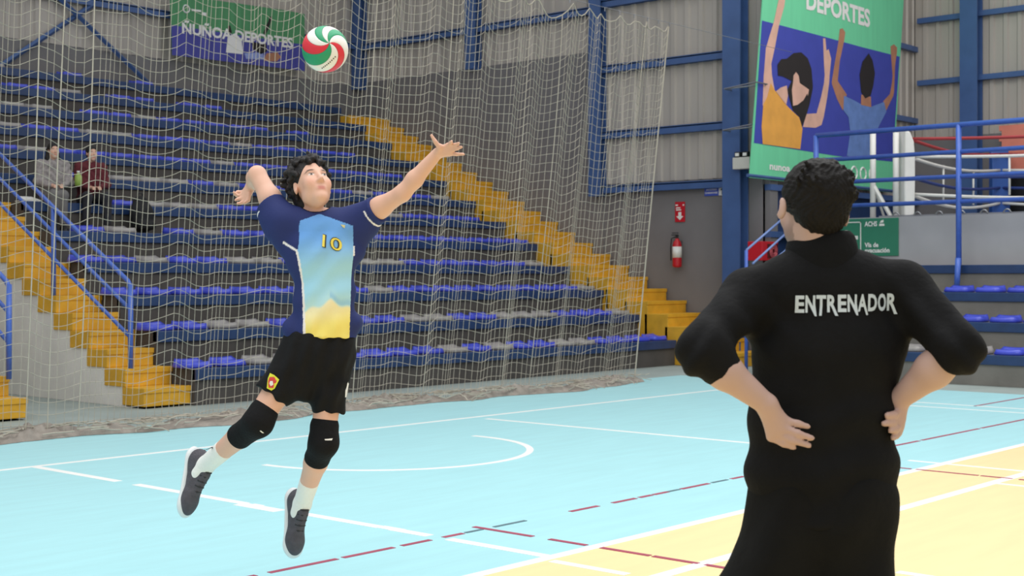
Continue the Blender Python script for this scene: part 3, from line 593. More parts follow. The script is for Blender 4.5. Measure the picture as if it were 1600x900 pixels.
# ------------------------------------------------------------------ organic shapes: smooth-blended distance fields turned into one mesh
def V3(*a): return np.array(a, dtype=np.float64)
def unit(v): v = np.asarray(v, float); return v/np.linalg.norm(v)
class Field:
    def __init__(s, lo, hi, vox):
        s.vox = vox; s.lo = np.asarray(lo, float)
        s.ax = [np.arange(lo[i], hi[i]+vox, vox).astype(np.float32) for i in range(3)]
        s.D = np.full([len(a) for a in s.ax], .12, np.float32)
    def _win(s, lo, hi):
        sl = []
        for i in range(3):
            a = int(max(0, math.floor((lo[i]-s.lo[i])/s.vox))); b = int(min(len(s.ax[i]), math.ceil((hi[i]-s.lo[i])/s.vox)+1)); sl.append(slice(a, max(a, b)))
        X = s.ax[0][sl[0]][:, None, None]; Y = s.ax[1][sl[1]][None, :, None]; Z = s.ax[2][sl[2]][None, None, :]
        return tuple(sl), X, Y, Z
    def _put(s, sl, d, k, sub):
        A = s.D[sl]
        if A.size == 0: return
        if sub: a, b = -A, d
        else: a, b = A, d
        h = np.maximum(k-np.abs(a-b), 0)/k if k > 0 else 0
        r = np.minimum(a, b)-h*h*k*.25
        s.D[sl] = -r if sub else r
    def cap(s, a, b, ra, rb, k=.02, sec=None, flat=(0, 0), sub=False):
        a, b = np.asarray(a, float), np.asarray(b, float); ab = b-a; L = np.linalg.norm(ab)+1e-9
        m = max(ra, rb)*(max(1, sec[1]) if sec else 1)+k+3*s.vox
        sl, X, Y, Z = s._win(np.minimum(a, b)-m, np.maximum(a, b)+m)
        x, y, z = X-a[0], Y-a[1], Z-a[2]
        t = (x*ab[0]+y*ab[1]+z*ab[2])/L; h = np.clip(t/L, 0, 1)
        qx, qy, qz = x-h*ab[0], y-h*ab[1], z-h*ab[2]
        q2 = qx*qx+qy*qy+qz*qz
        if sec:
            w = sec[0]; qw = qx*w[0]+qy*w[1]+qz*w[2]; q2 = q2-qw*qw*(1-1/sec[1]**2)
        d = np.sqrt(np.maximum(q2, 0))-(ra+(rb-ra)*h)
        if flat[0]: d = np.maximum(d, -t)
        if flat[1]: d = np.maximum(d, t-L)
        s._put(sl, d.astype(np.float32), k, sub); return s
    def ell(s, c, r, R=None, k=.02, sub=False):
        c = np.asarray(c, float); r = np.asarray(r, float); m = r.max()+k+3*s.vox
        sl, X, Y, Z = s._win(c-m, c+m); x, y, z = X-c[0], Y-c[1], Z-c[2]
        if R is None: u, v, w_ = x, y, z
        else: u = x*R[0][0]+y*R[0][1]+z*R[0][2]; v = x*R[1][0]+y*R[1][1]+z*R[1][2]; w_ = x*R[2][0]+y*R[2][1]+z*R[2][2]
        k0 = np.sqrt((u/r[0])**2+(v/r[1])**2+(w_/r[2])**2); k1 = np.sqrt((u/r[0]**2)**2+(v/r[1]**2)**2+(w_/r[2]**2)**2)
        d = k0*(k0-1)/np.maximum(k1, 1e-6)
        s._put(sl, d.astype(np.float32), k, sub); return s
    def chain(s, pts, rs, k=.02, sec=None, flat=(0, 0)):
        n = len(pts)-1
        for i in range(n): s.cap(pts[i], pts[i+1], rs[i], rs[i+1], k, sec, (flat[0] if i == 0 else 0, flat[1] if i == n-1 else 0))
        return s
    def nets(s, smooth=2):
        D = s.D; nx, ny, nz = D.shape; I = D < 0
        c = np.zeros((nx-1, ny-1, nz-1), np.uint8)
        for a in (0, 1):
            for b in (0, 1):
                for e in (0, 1): c += I[a:nx-1+a, b:ny-1+b, e:nz-1+e]
        act = np.flatnonzero((c > 0) & (c < 8)); i, j, k = np.unravel_index(act, c.shape)
        P = np.zeros((len(act), 3)); W = np.zeros(len(act))
        cn = [(a, b, e) for a in (0, 1) for b in (0, 1) for e in (0, 1)]; val = {q: D[i+q[0], j+q[1], k+q[2]] for q in cn}
        for q in cn:
            for ax in range(3):
                if q[ax]: continue
                r = list(q); r[ax] = 1; a, b = val[q], val[tuple(r)]; m = (a < 0) != (b < 0)
                t = np.where(m, a/np.where(m, a-b, 1), 0); p = np.tile(np.array(q, float), (len(act), 1)); p[:, ax] = t
                P += p*m[:, None]; W += m
        P = P/W[:, None]+np.stack([i, j, k], 1); P = P*s.vox+s.lo
        F = []; cs = c.shape
        def vid(a, b, e): return np.searchsorted(act, (a*cs[1]+b)*cs[2]+e)
        for ax in range(3):
            s0 = [slice(None)]*3; s1 = [slice(None)]*3; s0[ax] = slice(0, -1); s1[ax] = slice(1, None)
            A, B = I[tuple(s0)], I[tuple(s1)]; e = np.argwhere(A != B); o1, o2 = [q for q in range(3) if q != ax]
            ok = (e[:, o1] > 0) & (e[:, o2] > 0) & (e[:, o1] < cs[o1]) & (e[:, o2] < cs[o2]); e = e[ok]; inside = A[tuple(e.T)]
            q = []
            for d1, d2 in ((1, 1), (0, 1), (0, 0), (1, 0)):
                t = e.copy(); t[:, o1] -= d1; t[:, o2] -= d2; q.append(vid(t[:, 0], t[:, 1], t[:, 2]))
            q = np.stack(q, 1); fl_ = inside if ax != 1 else ~inside
            q[~fl_] = q[~fl_][:, ::-1]; F.append(q)
        F = np.concatenate(F); E = np.concatenate([F[:, [0, 1]], F[:, [1, 2]], F[:, [2, 3]], F[:, [3, 0]]])
        for _ in range(smooth):
            n = np.bincount(E[:, 0], minlength=len(P))+np.bincount(E[:, 1], minlength=len(P)); Q = np.zeros_like(P)
            for ax in range(3): Q[:, ax] = np.bincount(E[:, 0], P[E[:, 1], ax], len(P))+np.bincount(E[:, 1], P[E[:, 0], ax], len(P))
            P = .5*P+.5*Q/np.maximum(n, 1)[:, None]
        return P, F
def normals(P, F):
    n = np.cross(P[F[:, 2]]-P[F[:, 0]], P[F[:, 3]]-P[F[:, 1]]); N = np.zeros_like(P)
    for c in range(4):
        for ax in range(3): N[:, ax] += np.bincount(F[:, c], n[:, ax], len(P))
    return N/(np.linalg.norm(N, axis=1, keepdims=True)+1e-12)
def organic(name, fld, m, parent, color=None, disp=None, smooth=2):
    P, F = fld.nets(smooth)
    if disp is not None: N = normals(P, F); P = P+N*disp(P, N)[:, None]
    me = bpy.data.meshes.new(name); me.vertices.add(len(P)); me.vertices.foreach_set('co', P.astype(np.float32).ravel())
    me.loops.add(F.size); me.loops.foreach_set('vertex_index', F.astype(np.int32).ravel()); me.polygons.add(len(F))
    me.polygons.foreach_set('loop_start', np.arange(0, F.size, 4, dtype=np.int32)); me.polygons.foreach_set('use_smooth', np.ones(len(F), bool)); me.update(calc_edges=True); me.validate()
    me.materials.append(m)
    if color is not None:
        N = normals(P, F); c = np.ones((len(P), 4), np.float32); c[:, :3] = color(P, N); a = me.color_attributes.new('Col', 'FLOAT_COLOR', 'POINT'); a.data.foreach_set('color', c.ravel())
    o = link(name, me, parent); o['_n'] = len(F); del o['_n']
    return o
def lin(h): return np.array(srgb(h))
def mix(c0, c1, t): return c0*(1-t[:, None])+c1*t[:, None]
def sst(a, b, x): t = np.clip((x-a)/(b-a), 0, 1); return t*t*(3-2*t)
def project_print(name, o, parent, m, verts, faces, off=.003, d=(0, 1, 0)):
    """lays a flat print (verts in local x, z) on the cloth o, seen along d"""
    me = o.data; n = len(me.vertices); co = np.empty(n*3, np.float32); me.vertices.foreach_get('co', co)
    fi = np.empty(len(me.loops), np.int32); me.loops.foreach_get('vertex_index', fi)
    bv = BVHTree.FromPolygons(co.reshape(-1, 3).tolist(), fi.reshape(-1, 4).tolist()); d = Vector(d).normalized(); out = []
    for x, z in verts:
        h = bv.ray_cast(Vector((x, 0, z))-d*1.2, d); p = h[0] if h[0] is not None else Vector((x, -.1, z)); out.append(tuple(p-d*off))
    return MB().add(out, faces).build(name, m, parent)
def sub2d(vs, fs, cuts=2):
    b = bmesh.new(); q = [b.verts.new((x, y, 0)) for x, y in vs]
    for f in fs: b.faces.new([q[i] for i in f])
    bmesh.ops.triangulate(b, faces=b.faces[:]); bmesh.ops.subdivide_edges(b, edges=b.edges[:], cuts=cuts, use_grid_fill=True); b.verts.index_update()
    r = [(v.co.x, v.co.y) for v in b.verts], [tuple(v.index for v in f.verts) for f in b.faces]; b.free(); return r

SKINM = mat('skin', '#d9a184', .5, attr=True, bump=.03, bscale=120, spec=.35)
HAIRM = mat('black_hair', '#161213', .55, var=.25, scale=60, bump=.6, bscale=160, spec=.4)
HAIRB = mat('dark_brown_hair', '#0e0a09', .65, var=.3, scale=70, bump=.4, bscale=180, spec=.25)
def head_frame(f, u): f = unit(f); u = np.asarray(u, float); u = unit(u-f*np.dot(u, f)); return unit(np.cross(u, f)), f, u     # person's left, facing, up
def add_head(F, c, fr, k=1.0, ear=.078):
    l, f, u = fr; H = lambda a, b, d: c+(l*a+f*b+u*d)*k; RR = [l, f, u]
    F.ell(H(0, -.012, .032), np.array((.074, .094, .092))*k, RR, .02)
    F.ell(H(0, .026, -.042), np.array((.056, .066, .078))*k, RR, .03)
    F.ell(H(0, .064, -.100), np.array((.026, .022, .020))*k, RR, .03)
    for s in (-1, 1):
        F.ell(H(.040*s, .064, -.028), np.array((.022, .024, .028))*k, RR, .03)
        F.ell(H(.044*s, .016, -.070), np.array((.014, .03, .02))*k, RR, .025)
    F.cap(H(-.034, .079, .026), H(.034, .079, .026), .011*k, .011*k, .02)
    for s in (-1, 1):
        F.ell(H(.031*s, .098, .008), np.array((.017, .012, .010))*k, RR, .012, sub=True)
        F.ell(H(.031*s, .0745, .006), np.array((.0135, .0135, .0125))*k, RR, .003)
    F.cap(H(0, .088, .012), H(0, .107, -.026), .008*k, .011*k, .012)
    for s in (-1, 1): F.ell(H(.011*s, .098, -.032), np.array((.008, .009, .007))*k, RR, .008)
    F.cap(H(-.017, .083, -.060), H(.017, .083, -.060), .0075*k, .0075*k, .008); F.cap(H(-.014, .083, -.071), H(.014, .083, -.071), .008*k, .008*k, .006)
    F.cap(H(-.016, .096, -.0655), H(.016, .096, -.0655), .0022*k, .0022*k, .004, sub=True)
    for s in (-1, 1):
        a = [unit(l*s*.9-f*.35), unit(f*.9+l*s*.35), u]
        F.ell(H(ear*s, -.006, -.012), np.array((.009, .018, .031))*k, a, .008); F.ell(H((ear+.008)*s, .004, -.008), np.array((.006, .009, .016))*k, a, .006, sub=True)
    return H
def face_color(P, base, c, fr, k=1.0, beard=0.0):
    l, f, u = fr; d = P-c; a, b, e = d@l/k, d@f/k, d@u/k
    col = np.tile(base, (len(P), 1)); near = (np.abs(a) < .11) & (np.abs(b) < .15) & (np.abs(e) < .16)
    def m(cc, t): nonlocal col; t = np.where(near, t, 0); col = mix(col, cc, t)
    m(base*np.array([1.0, .78, .74]), .5*np.exp(-((np.abs(a)-.045)/.02)**2-((e+.03)/.02)**2)*(b > .03))
    if beard: m(lin('#4a3830'), beard*(b > -.03)*sst(-.03, -.07, e)*(b > .0-.02)*(np.abs(a) > .0))
    lip = np.exp(-(a/.019)**4-((e+.066)/.0105)**4)*(b > .07); m(lin('#b5655c'), .8*lip)
    aa = np.abs(a); br = np.exp(-((aa-.033)/.017)**4-((e-.0275+.12*(aa-.033)**1)/.0042)**4)*(b > .05); m(lin('#1d1514'), .92*br)
    eye = np.exp(-((aa-.031)/.0125)**6-((e-.0065)/.0052)**6)*(b > .07); m(lin('#e8e0da'), eye); iris = np.exp(-((aa-.032)/.0055)**6-((e-.0075)/.0056)**6)*(b > .07); m(lin('#1c1210'), iris)
    m(lin('#2a1a18'), .8*np.exp(-((aa-.031)/.0135)**6-((e-.0122)/.0018)**2)*(b > .07))
    return col
def fingers(F, chains, r0=.0092, r1=.0072, k=.006):
    for c in chains: n = len(c); F.chain(c, [r0+(r1-r0)*i/(n-1) for i in range(n)], k)
def frame_of(d, px0):                            # local frame of a figure: x right, y away, z up, origin on the floor below px0
    x0 = (px0-800)/FPX*d
    def L(px, py, dy=0.0): t = d+dy; return V3((px-800)/FPX*t-x0, dy, CAMH-(py-HY)/FPX*t)
    def inv(P): t = d+P[:, 1]; return 800+(P[:, 0]+x0)*FPX/t, HY+(CAMH-P[:, 2])*FPX/t
    loc = (x0*S_+d*C_, -x0*C_+d*S_, 0); return L, inv, loc, cam.rotation_euler[2]

# ------------------------------------------------------------------ the player
def shoe(parent, ankle, Ld, Ud, col_up, col_sole, k=1.0):
    Ld = unit(Ld); Ud = unit(np.asarray(Ud, float)-Ld*np.dot(Ud, Ld)); Wd = np.cross(Ud, Ld); o = ankle+Ld*.06*k-Ud*.088*k
    M4 = Matrix([[Ld[i]*k, Wd[i]*k, Ud[i]*k, o[i]] for i in range(3)]+[[0, 0, 0, 1]])
    F = Field((-.18, -.08, -.04), (.2, .08, .17), .004); z = V3(0, 0, 1)
    F.ell((-.085, 0, .045), (.055, .037, .055)).cap((-.08, 0, .045), (.09, 0, .030), .042, .036, .03).ell((.105, 0, .024), (.062, .046, .034), k=.03)
    F.cap((-.075, 0, .07), (-.035, 0, .095), .040, .036, .02, flat=(0, 1)).cap((-.022, 0, .095), (.065, 0, .052), .028, .022, .02); F.cap((-.2, 0, -.03), (.25, 0, -.03), .038, .038, .004, sec=(V3(0, 1, 0), 5), sub=True)
    up = organic('shoe', F, col_up, parent, smooth=2); up.matrix_local = M4
    F = Field((-.18, -.08, -.05), (.2, .08, .06), .004)
    F.cap((-.095, 0, .008), (.115, 0, .012), .044, .05, .01, sec=(z, .38)).ell((-.10, 0, .012), (.055, .042, .022)).ell((.12, 0, .010), (.058, .048, .02))
    organic('sole', F, col_sole, up, smooth=1)
    for i in range(5):
        x = .055-.022*i; h = .079+.0112*i
        MB().tube([(x, -.026, h-.018), (x+.008, -.012, h-.001), (x+.006, .012, h-.001), (x, .026, h-.018)], .0042, 5).build('lace', mat('lace_dark', '#2c2c2e', .7), up, True)
    return up
def player():
    d = 6.2; L, inv, loc, rz = frame_of(d, 500)
    root = empty('person', loc, rz); tag(root, 'leaping player in blue and yellow jersey, black shorts and knee pads reaching upward', 'person')
    w = unit(V3(.94, .34, 0)); skin = lin('#deb09a')
    hipR, hipL = L(477, 548, -.03), L(521, 550, .03); kR, kL = L(402, 658, -.12), L(504, 690, -.01); aR, aL = L(320, 728, .12), L(472, 788, .20)
    shR, shL = L(443, 348, -.02), L(560, 346, .05); elR, elL = L(402, 273, .10), L(629, 302, -.07); wrR, wrL = L(394, 288, .33), L(683, 240, -.13)
    (LR, UR), (LL, UL) = [(unit(p), unit(V3(*q)-unit(p)*np.dot(unit(p), q))) for p, q in (((-.08, -.34, -.93), (.86, -.48, .10)), ((.04, -.36, -.93), (.62, -.74, .26)))]
    hc = L(487, 291, -.01); fr = head_frame((.446, -.742, .50), (0, 0, 1))
    F = Field((-.72, -.36, -.02), (.72, .50, 2.16), .005)
    F.chain([L(500, 545), L(503, 465), L(504, 395), L(502, 352)], [.092, .074, .092, .075], .04, (w, 1.4))
    F.chain([hipR, hipR+(kR-hipR)*.5, kR], [.078, .066, .054], .03).chain([kR, kR+(aR-kR)*.33, aR], [.052, .052, .034], .02)
    F.chain([hipL, hipL+(kL-hipL)*.5, kL], [.076, .062, .052], .03).chain([kL, kL+(aL-kL)*.33, aL], [.052, .052, .034], .02)
    F.cap(L(496, 350), hc-fr[2]*.05-fr[1]*.058, .050, .041, .012)
    F.chain([L(498, 352), shR], [.06, .055], .04).chain([L(508, 352, .02), shL], [.06, .055], .04)
    F.chain([shR, shR+(elR-shR)*.5, elR], [.052, .047, .039], .03).chain([elR, elR+(wrR-elR)*.35, wrR], [.038, .040, .027], .02)
    F.chain([shL, shL+(elL-shL)*.5, elL], [.050, .045, .036], .03).chain([elL, elL+(wrL-elL)*.35, wrL], [.036, .037, .025], .02)
    # left hand: open, palm to the camera, thumb up
    kn = [L(699.5, 227, -.17), L(703.5, 230.5, -.17), L(704.5, 235.5, -.165), L(703, 240.5, -.155)]
    for p in kn: F.cap(wrL+(p-wrL)*.15, p, .016, .0115, .012)
    F.cap(L(685, 236, -.15), L(688, 229, -.17), .017, .013, .01)
    fingers(F, [[kn[0], L(704, 223.5, -.20), L(705.5, 221, -.225)], [kn[1], L(712, 226, -.195), L(717, 223.5, -.22)], [kn[2], L(714.5, 232, -.19), L(721, 229.5, -.215)], [kn[3], L(713, 241, -.165), L(724.5, 241, -.175)]])
    fingers(F, [[L(687, 231, -.17), L(680.5, 222, -.18), L(674, 211.5, -.185)]], .0115, .0075)
    # right hand: cocked behind the head, fingers loosely curled
    kn = [L(381, 300, .36), L(379, 305, .345), L(381, 310, .33), L(385, 314, .32)]
    for p in kn: F.cap(wrR+(p-wrR)*.1, p, .018, .012, .014)
    fingers(F, [[kn[0], L(371, 300, .37), L(366, 304, .36)], [kn[1], L(370, 305.5, .35), L(365.5, 300.5, .34)], [kn[2], L(372, 311, .335), L(368, 312.5, .32)], [kn[3], L(377, 317, .32), L(371, 318, .31)]])
    fingers(F, [[L(390, 303, .31), L(388, 313, .30), L(382, 317, .29)]], .011, .008)
    # feet inside the shoes
    for a_, l_, u_ in ((aR, LR, UR), (aL, LL, UL)): F.chain([a_, a_+l_*.05-u_*.045, a_+l_*.12-u_*.06], [.034, .022, .018], .02)
    add_head(F, hc, fr, 1.0)
    def col(P, N):
        return face_color(P, skin, hc, fr)
    organic('body', F, SKINM, root, col, smooth=2)
    # curly hair
    l, f, u = fr; F = Field(hc-.19, hc+.19, .004); H = lambda a, b, e: hc+l*a+f*b+u*e
    F.ell(H(0, -.024, .045), (.084, .098, .092), [l, f, u], .01)
    F.ell(H(0, -.07, -.03), (.066, .045, .08), [l, f, u], .02)
    F.ell(H(0, .092, -.022), (.085, .07, .088), [l, f, u], .014, sub=True)
    r2 = np.random.default_rng(3)
    for i in range(330):
        v = r2.normal(size=3); v /= np.linalg.norm(v); p = np.array((v[0]*.088, v[1]*.104-.026, v[2]*.102+.045))
        if p[2] < -.075 or (p[1] > .035 and p[2] < .078) or (p[1] > -.02 and p[2] < -.0) or (p[1] > -.02 and abs(p[0]) > .06 and p[2] < .03): continue
        p = p*(1+r2.uniform(-.02, .10)); s_ = r2.uniform(.009, .016); q = H(*p); F.cap(q, q+r2.normal(size=3)*.010, s_, s_*.7, .004)
    organic('hair', F, HAIRM, root, smooth=1)
    # jersey
    F = Field((-.34, -.26, .95), (.42, .30, 1.86), .004)
    F.chain([L(504, 526), L(508, 462), L(503, 395), L(503, 362)], [.108, .086, .110, .096], .04, (w, 1.45), (1, 0))
    F.ell(L(457, 510, -.01), (.040, .07, .045), k=.04).ell(L(552, 506, .05), (.035, .06, .04), k=.04)
    F.cap(L(494, 348, 0), shR, .068, .070, .05).cap(L(512, 350, .02), shL, .066, .066, .05)
    F.cap(shR, shR+(elR-shR)*.40+V3(-.012, 0, -.012), .070, .074, .05, flat=(0, 1)).cap(shL, shL+(elL-shL)*.44, .068, .064, .05, flat=(0, 1))
    F.cap(L(446, 380, -.01), L(424, 348, .0), .05, .04, .05); F.cap(L(556, 385, .05), L(574, 358, .03), .045, .035, .05)
    F.cap(L(497, 345, 0), hc, .063, .055, .005, sub=True)
    NAVY = lin('#2b3568')
    pl = (np.array([345, 378, 392, 410, 440, 470, 526.]), np.array([468, 467, 465, 469, 474, 476, 477.])); pr = (np.array([345, 375, 400, 430, 526.]), np.array([551, 552, 552, 549, 546.]))
    ca, cb = shR+(elR-shR)*.40, shL+(elL-shL)*.44; ua, ub = unit(elR-shR), unit(elL-shL)
    def jcol(P, N):
        x, y = inv(P); base = np.tile(NAVY, (len(P), 1))
        lo, hi = np.interp(y, *pl), np.interp(y, *pr); front = (N[:, 1] < .25)
        top = 352-6*np.exp(-((x-500)/14)**2)*-1
        inside = front & (x > lo) & (x < hi) & (y > 334+np.abs(x-499)*.36)
        s1 = sst(360, 430, y+.12*(x-505)); g = mix(np.tile(lin('#6ba2e2'), (len(P), 1)), lin('#a5d8ee'), s1)
        ridge = 468+np.abs(x-517)*.42-3*np.sin(x*.21); low = sst(-26, 4, y-ridge); g = mix(g, lin('#bfe3e2'), .8*low)
        yel = mix(np.tile(lin('#f1e8c0'), (len(P), 1)), lin('#efdc76'), sst(470, 515, y+.25*(x-510))); g = mix(g, yel, sst(-3, 3, y-ridge-2))
        g = mix(g, lin('#86bde4'), .6*sst(-14, -4, y-ridge)*sst(2, -2, y-ridge)*(x > 515))
        base = np.where(inside[:, None], g, base)
        pip = front & (np.abs(x-lo+1.5) < 1.7) & (y > 392); base[pip] = lin('#eae6e6')
        cur = front & (np.abs((y-379)-(x-443)*.62) < 2.0) & (x > 442) & (x < 464.5); base[cur] = lin('#eae6e6')
        pip = front & (np.abs(x-hi-1) < 1.3) & (y > 384) & (y < 400); base[pip] = lin('#eae6e6')
        for c_, u_ in ((ca, ua), (cb, ub)):
            t = (P-c_)@u_; near = np.linalg.norm(P-c_, axis=1) < .13; base[near & (np.abs(t+.030) < .0035) & (y > 330)] = lin('#eae6e6')
        neck = np.linalg.norm((P-L(497, 345, 0))-np.outer((P-L(497, 345, 0))@unit(hc-L(497, 345, 0)), unit(hc-L(497, 345, 0))), axis=1); base[(neck < .070) & (y < 344)] = lin('#151a33')
        return base
    def wr(P, N):
        x, y = inv(P)
        return .0040*np.sin((x*.5+y)*.13+2*np.sin(x*.05))*sst(330, 380, y)+.0022*np.sin((x-.6*y)*.15)*sst(420, 500, y)+.002*np.sin(x*.35+y*.05)*sst(470, 520, y)
    jm = mat('jersey_fabric', '#888888', .75, attr=True, bump=.10, bscale=60, spec=.2)
    jo = organic('jersey', F, jm, root, jcol, wr, smooth=2)
    # printed number and badge
    P2 = lambda px, py: (lambda p: (p[0], p[2]))(L(px, py, -.11))
    for nm, m, bold, off in (('number_outline', mat('print_dark', '#3b3a2c', .7), .034, .003), ('number', mat('print_yellow', '#e8d254', .7), .0, .0045)):
        vs, fs = text2d('10', bold, 1); k = 29/vs[:, 0].max()
        project_print(nm, jo, root, m, [P2(504+v[0]*k, 385-v[1]*19+v[0]*k*.28) for v in vs], fs, off)
    vs, fs = sub2d([(530, 350), (537, 351), (536, 356), (533, 354)], [(0, 1, 2, 3)], 1); project_print('badge', jo, root, mat('print_cream', '#cfc78f', .7), [P2(*v) for v in vs], fs, .003)
    # shorts
    BLK = mat('shorts_black_fabric', '#0f0f11', .8, var=.15, scale=20, bump=.25, bscale=45, spec=.25)
    F = Field((-.42, -.30, .60), (.34, .32, 1.22), .005)
    F.cap(L(499, 522), L(499, 556), .100, .105, .05, (w, 1.46), (1, 0)); F.cap(hipR, L(424, 619, -.085), .100, .082, .05, flat=(0, 1)).cap(hipL, L(513, 645, .008), .094, .070, .05, flat=(0, 1))
    F.cap(L(490, 570), L(470, 610, -.05), .07, .05, .06).cap(L(495, 570), L(505, 615, 0), .06, .05, .06)
    so = organic('shorts', F, BLK, root, None, lambda P, N: (lambda x, y: .004*np.sin(x*.28+y*.08)+.004*np.sin((x*.7+y)*.13)*sst(530, 600, y))(*inv(P)), smooth=2)
    for nm, m, pts, off in (('crest', mat('crest_yellow', '#d8d838', .7), [(424, 582), (431, 585), (439, 592), (432, 606), (427, 609), (420, 605), (421, 590)], .003), ('crest_field', mat('crest_red', '#d04040', .7), [(424, 588), (431, 588), (435, 594), (430, 605), (423, 604), (422, 594)], .0045),
                            ('crest_emblem', WHITE, [(425, 594), (429, 594), (430, 600), (426, 602), (424, 598)], .006), ('side_number', WHITE, [(540, 599), (545, 599), (541, 621), (539, 621)], .003)):
        vs, fs = sub2d(pts, [tuple(range(len(pts)))], 1); project_print(nm, so, root, m, [P2(*v) for v in vs], fs, off)
    # knee pads, socks, shoes
    PAD = mat('knee_pad_black', '#151517', .85, var=.1, scale=20, bump=.4, bscale=70, spec=.2); SOCK = mat('white_sock', '#ecebe6', .85, bump=.3, bscale=90)
    for (h, k_, a, ld, ud, t0, t1, tick) in ((hipR, kR, aR, LR, UR, .15, .34, [(411, 670), (413, 669.5), (417, 674), (414.5, 674)]), (hipL, kL, aL, LL, UL, .19, .27, [(506, 687), (518, 686.5), (517, 689.5), (507, 689)])):
        p0, p1 = k_+(h-k_)*t0, k_+(a-k_)*t1
        F = Field(np.minimum(np.minimum(p0, p1), k_)-.1, np.maximum(np.maximum(p0, p1), k_)+.1, .0045); F.chain([p0, k_+V3(.006, -.008, -.004), p1], [.063, .064, .056], .03, None, (1, 1))
        for q, rr in ((p0, .064), (p1, .058)): F.cap(q+unit(k_-q)*.006, q+unit(k_-q)*.012, rr, rr, .006)
        po = organic('knee_pad', F, PAD, root, smooth=2)
        vs, fs = sub2d(tick, [(0, 1, 2, 3)], 1); project_print('tick_mark', po, root, WHITE, [P2(*v) for v in vs], fs, .003)
        s0 = k_+(a-k_)*.62; F = Field(np.minimum(s0, a)-.09, np.maximum(s0, a)+.09, .0045); F.cap(s0, a, .046, .041, .01, flat=(1, 0)).chain([a, a+ld*.035-ud*.028, a+ld*.075-ud*.05], [.041, .036, .026], .02)
        sk = organic('sock', F, SOCK, root, smooth=2)
        if k_ is kR:
            pts = [(330, 696), (333, 697.5), (335, 700), (331.5, 699.5)]; vs, fs = sub2d(pts, [(0, 1, 2, 3)], 1); project_print('tick_mark', sk, root, BLACK, [(lambda p: (p[0], p[2]))(L(x, y, .04)) for x, y in vs], fs, .003)
    UP = mat('shoe_grey_mesh', '#4d4b52', .8, var=.2, scale=30, bump=.4, bscale=120); SOLE = mat('shoe_sole_white', '#dfe4e6', .5)
    shoe(root, aR, LR, UR, UP, SOLE); shoe(root, aL, LL, UL, UP, SOLE)
player()

# ------------------------------------------------------------------ the ball: nine curved panels
def ball():
    d = 6.25; u = (508-800)/FPX; c = V3(u*d*S_+d*C_, -u*d*C_+d*S_, CAMH-(77-HY)/FPX*d); R = .1045
    root = empty('volleyball', c, cam.rotation_euler[2]); tag(root, 'white volleyball with curved green and red panels in mid-air above the player', 'ball')
    pole = unit(V3(11/36, -math.sqrt(1-(11/36)**2-(4/36)**2), 4/36)); e1 = unit(np.cross(pole, V3(0, 0, 1))); e2 = np.cross(pole, e1)
    if e1[0] < 0: e1, e2 = -e1, -e2
    cols = {'W': mat('ball_white', '#efece8', .45, bump=.2, bscale=220), 'G': mat('ball_green', '#1f9b6c', .45, bump=.2, bscale=220), 'R': mat('ball_red', '#dc2b3c', .45, bump=.2, bscale=220)}
    # widths of the sectors, going round the pole from the right, counter-clockwise in the picture
    seq = [('W', 55), ('G', 37), ('W', 33), ('G', 32), ('W', 36), ('R', 42), ('G', 46), ('W', 42), ('R', 37)]; a0 = 4; sg = 1 if e2[2] > 0 else -1
    for nm, wd in seq:
        mb = MB(); nt, na = 26, 8
        for i in range(nt+1):
            th = .02+(math.pi-.04)*i/nt; tw = -52*(th-.4)
            for j in range(na+1):
                edge = 1-min(1, min(j, na-j)/1.0)*1.0; r = R*(1-.014*edge); a = math.radians(a0+.6+(wd-1.2)*j/na+tw)
                v = pole*math.cos(th)+(e1*math.cos(a)+e2*sg*math.sin(a))*math.sin(th); mb.v.append(tuple(v*r))
        for i in range(nt):
            for j in range(na): q = i*(na+1)+j; mb.f.append((q, q+1, q+na+2, q+na+1))
        mb.build('panel', cols[nm], root, True)
        a0 += wd
    MB().lathe([(R*.97*math.sin(t), R*.97*math.cos(t)) for t in np.linspace(.01, math.pi-.01, 20)], 24).build('core', mat('ball_seam', '#b9b4ae', .6), root, True)
    for t in np.linspace(0, 1, 9):
        x, z = (.0015+t*.062)-.008, -.092+t*.046-.018*math.sin(t*math.pi)*.3; y = -math.sqrt(max(1e-4, (R+.0005)**2-x*x-z*z))
        MB().box(x-.0022, x+.0022, y-.001, y+.004, z-.003, z+.003).build('printed_mark', BLACK, root)
ball()

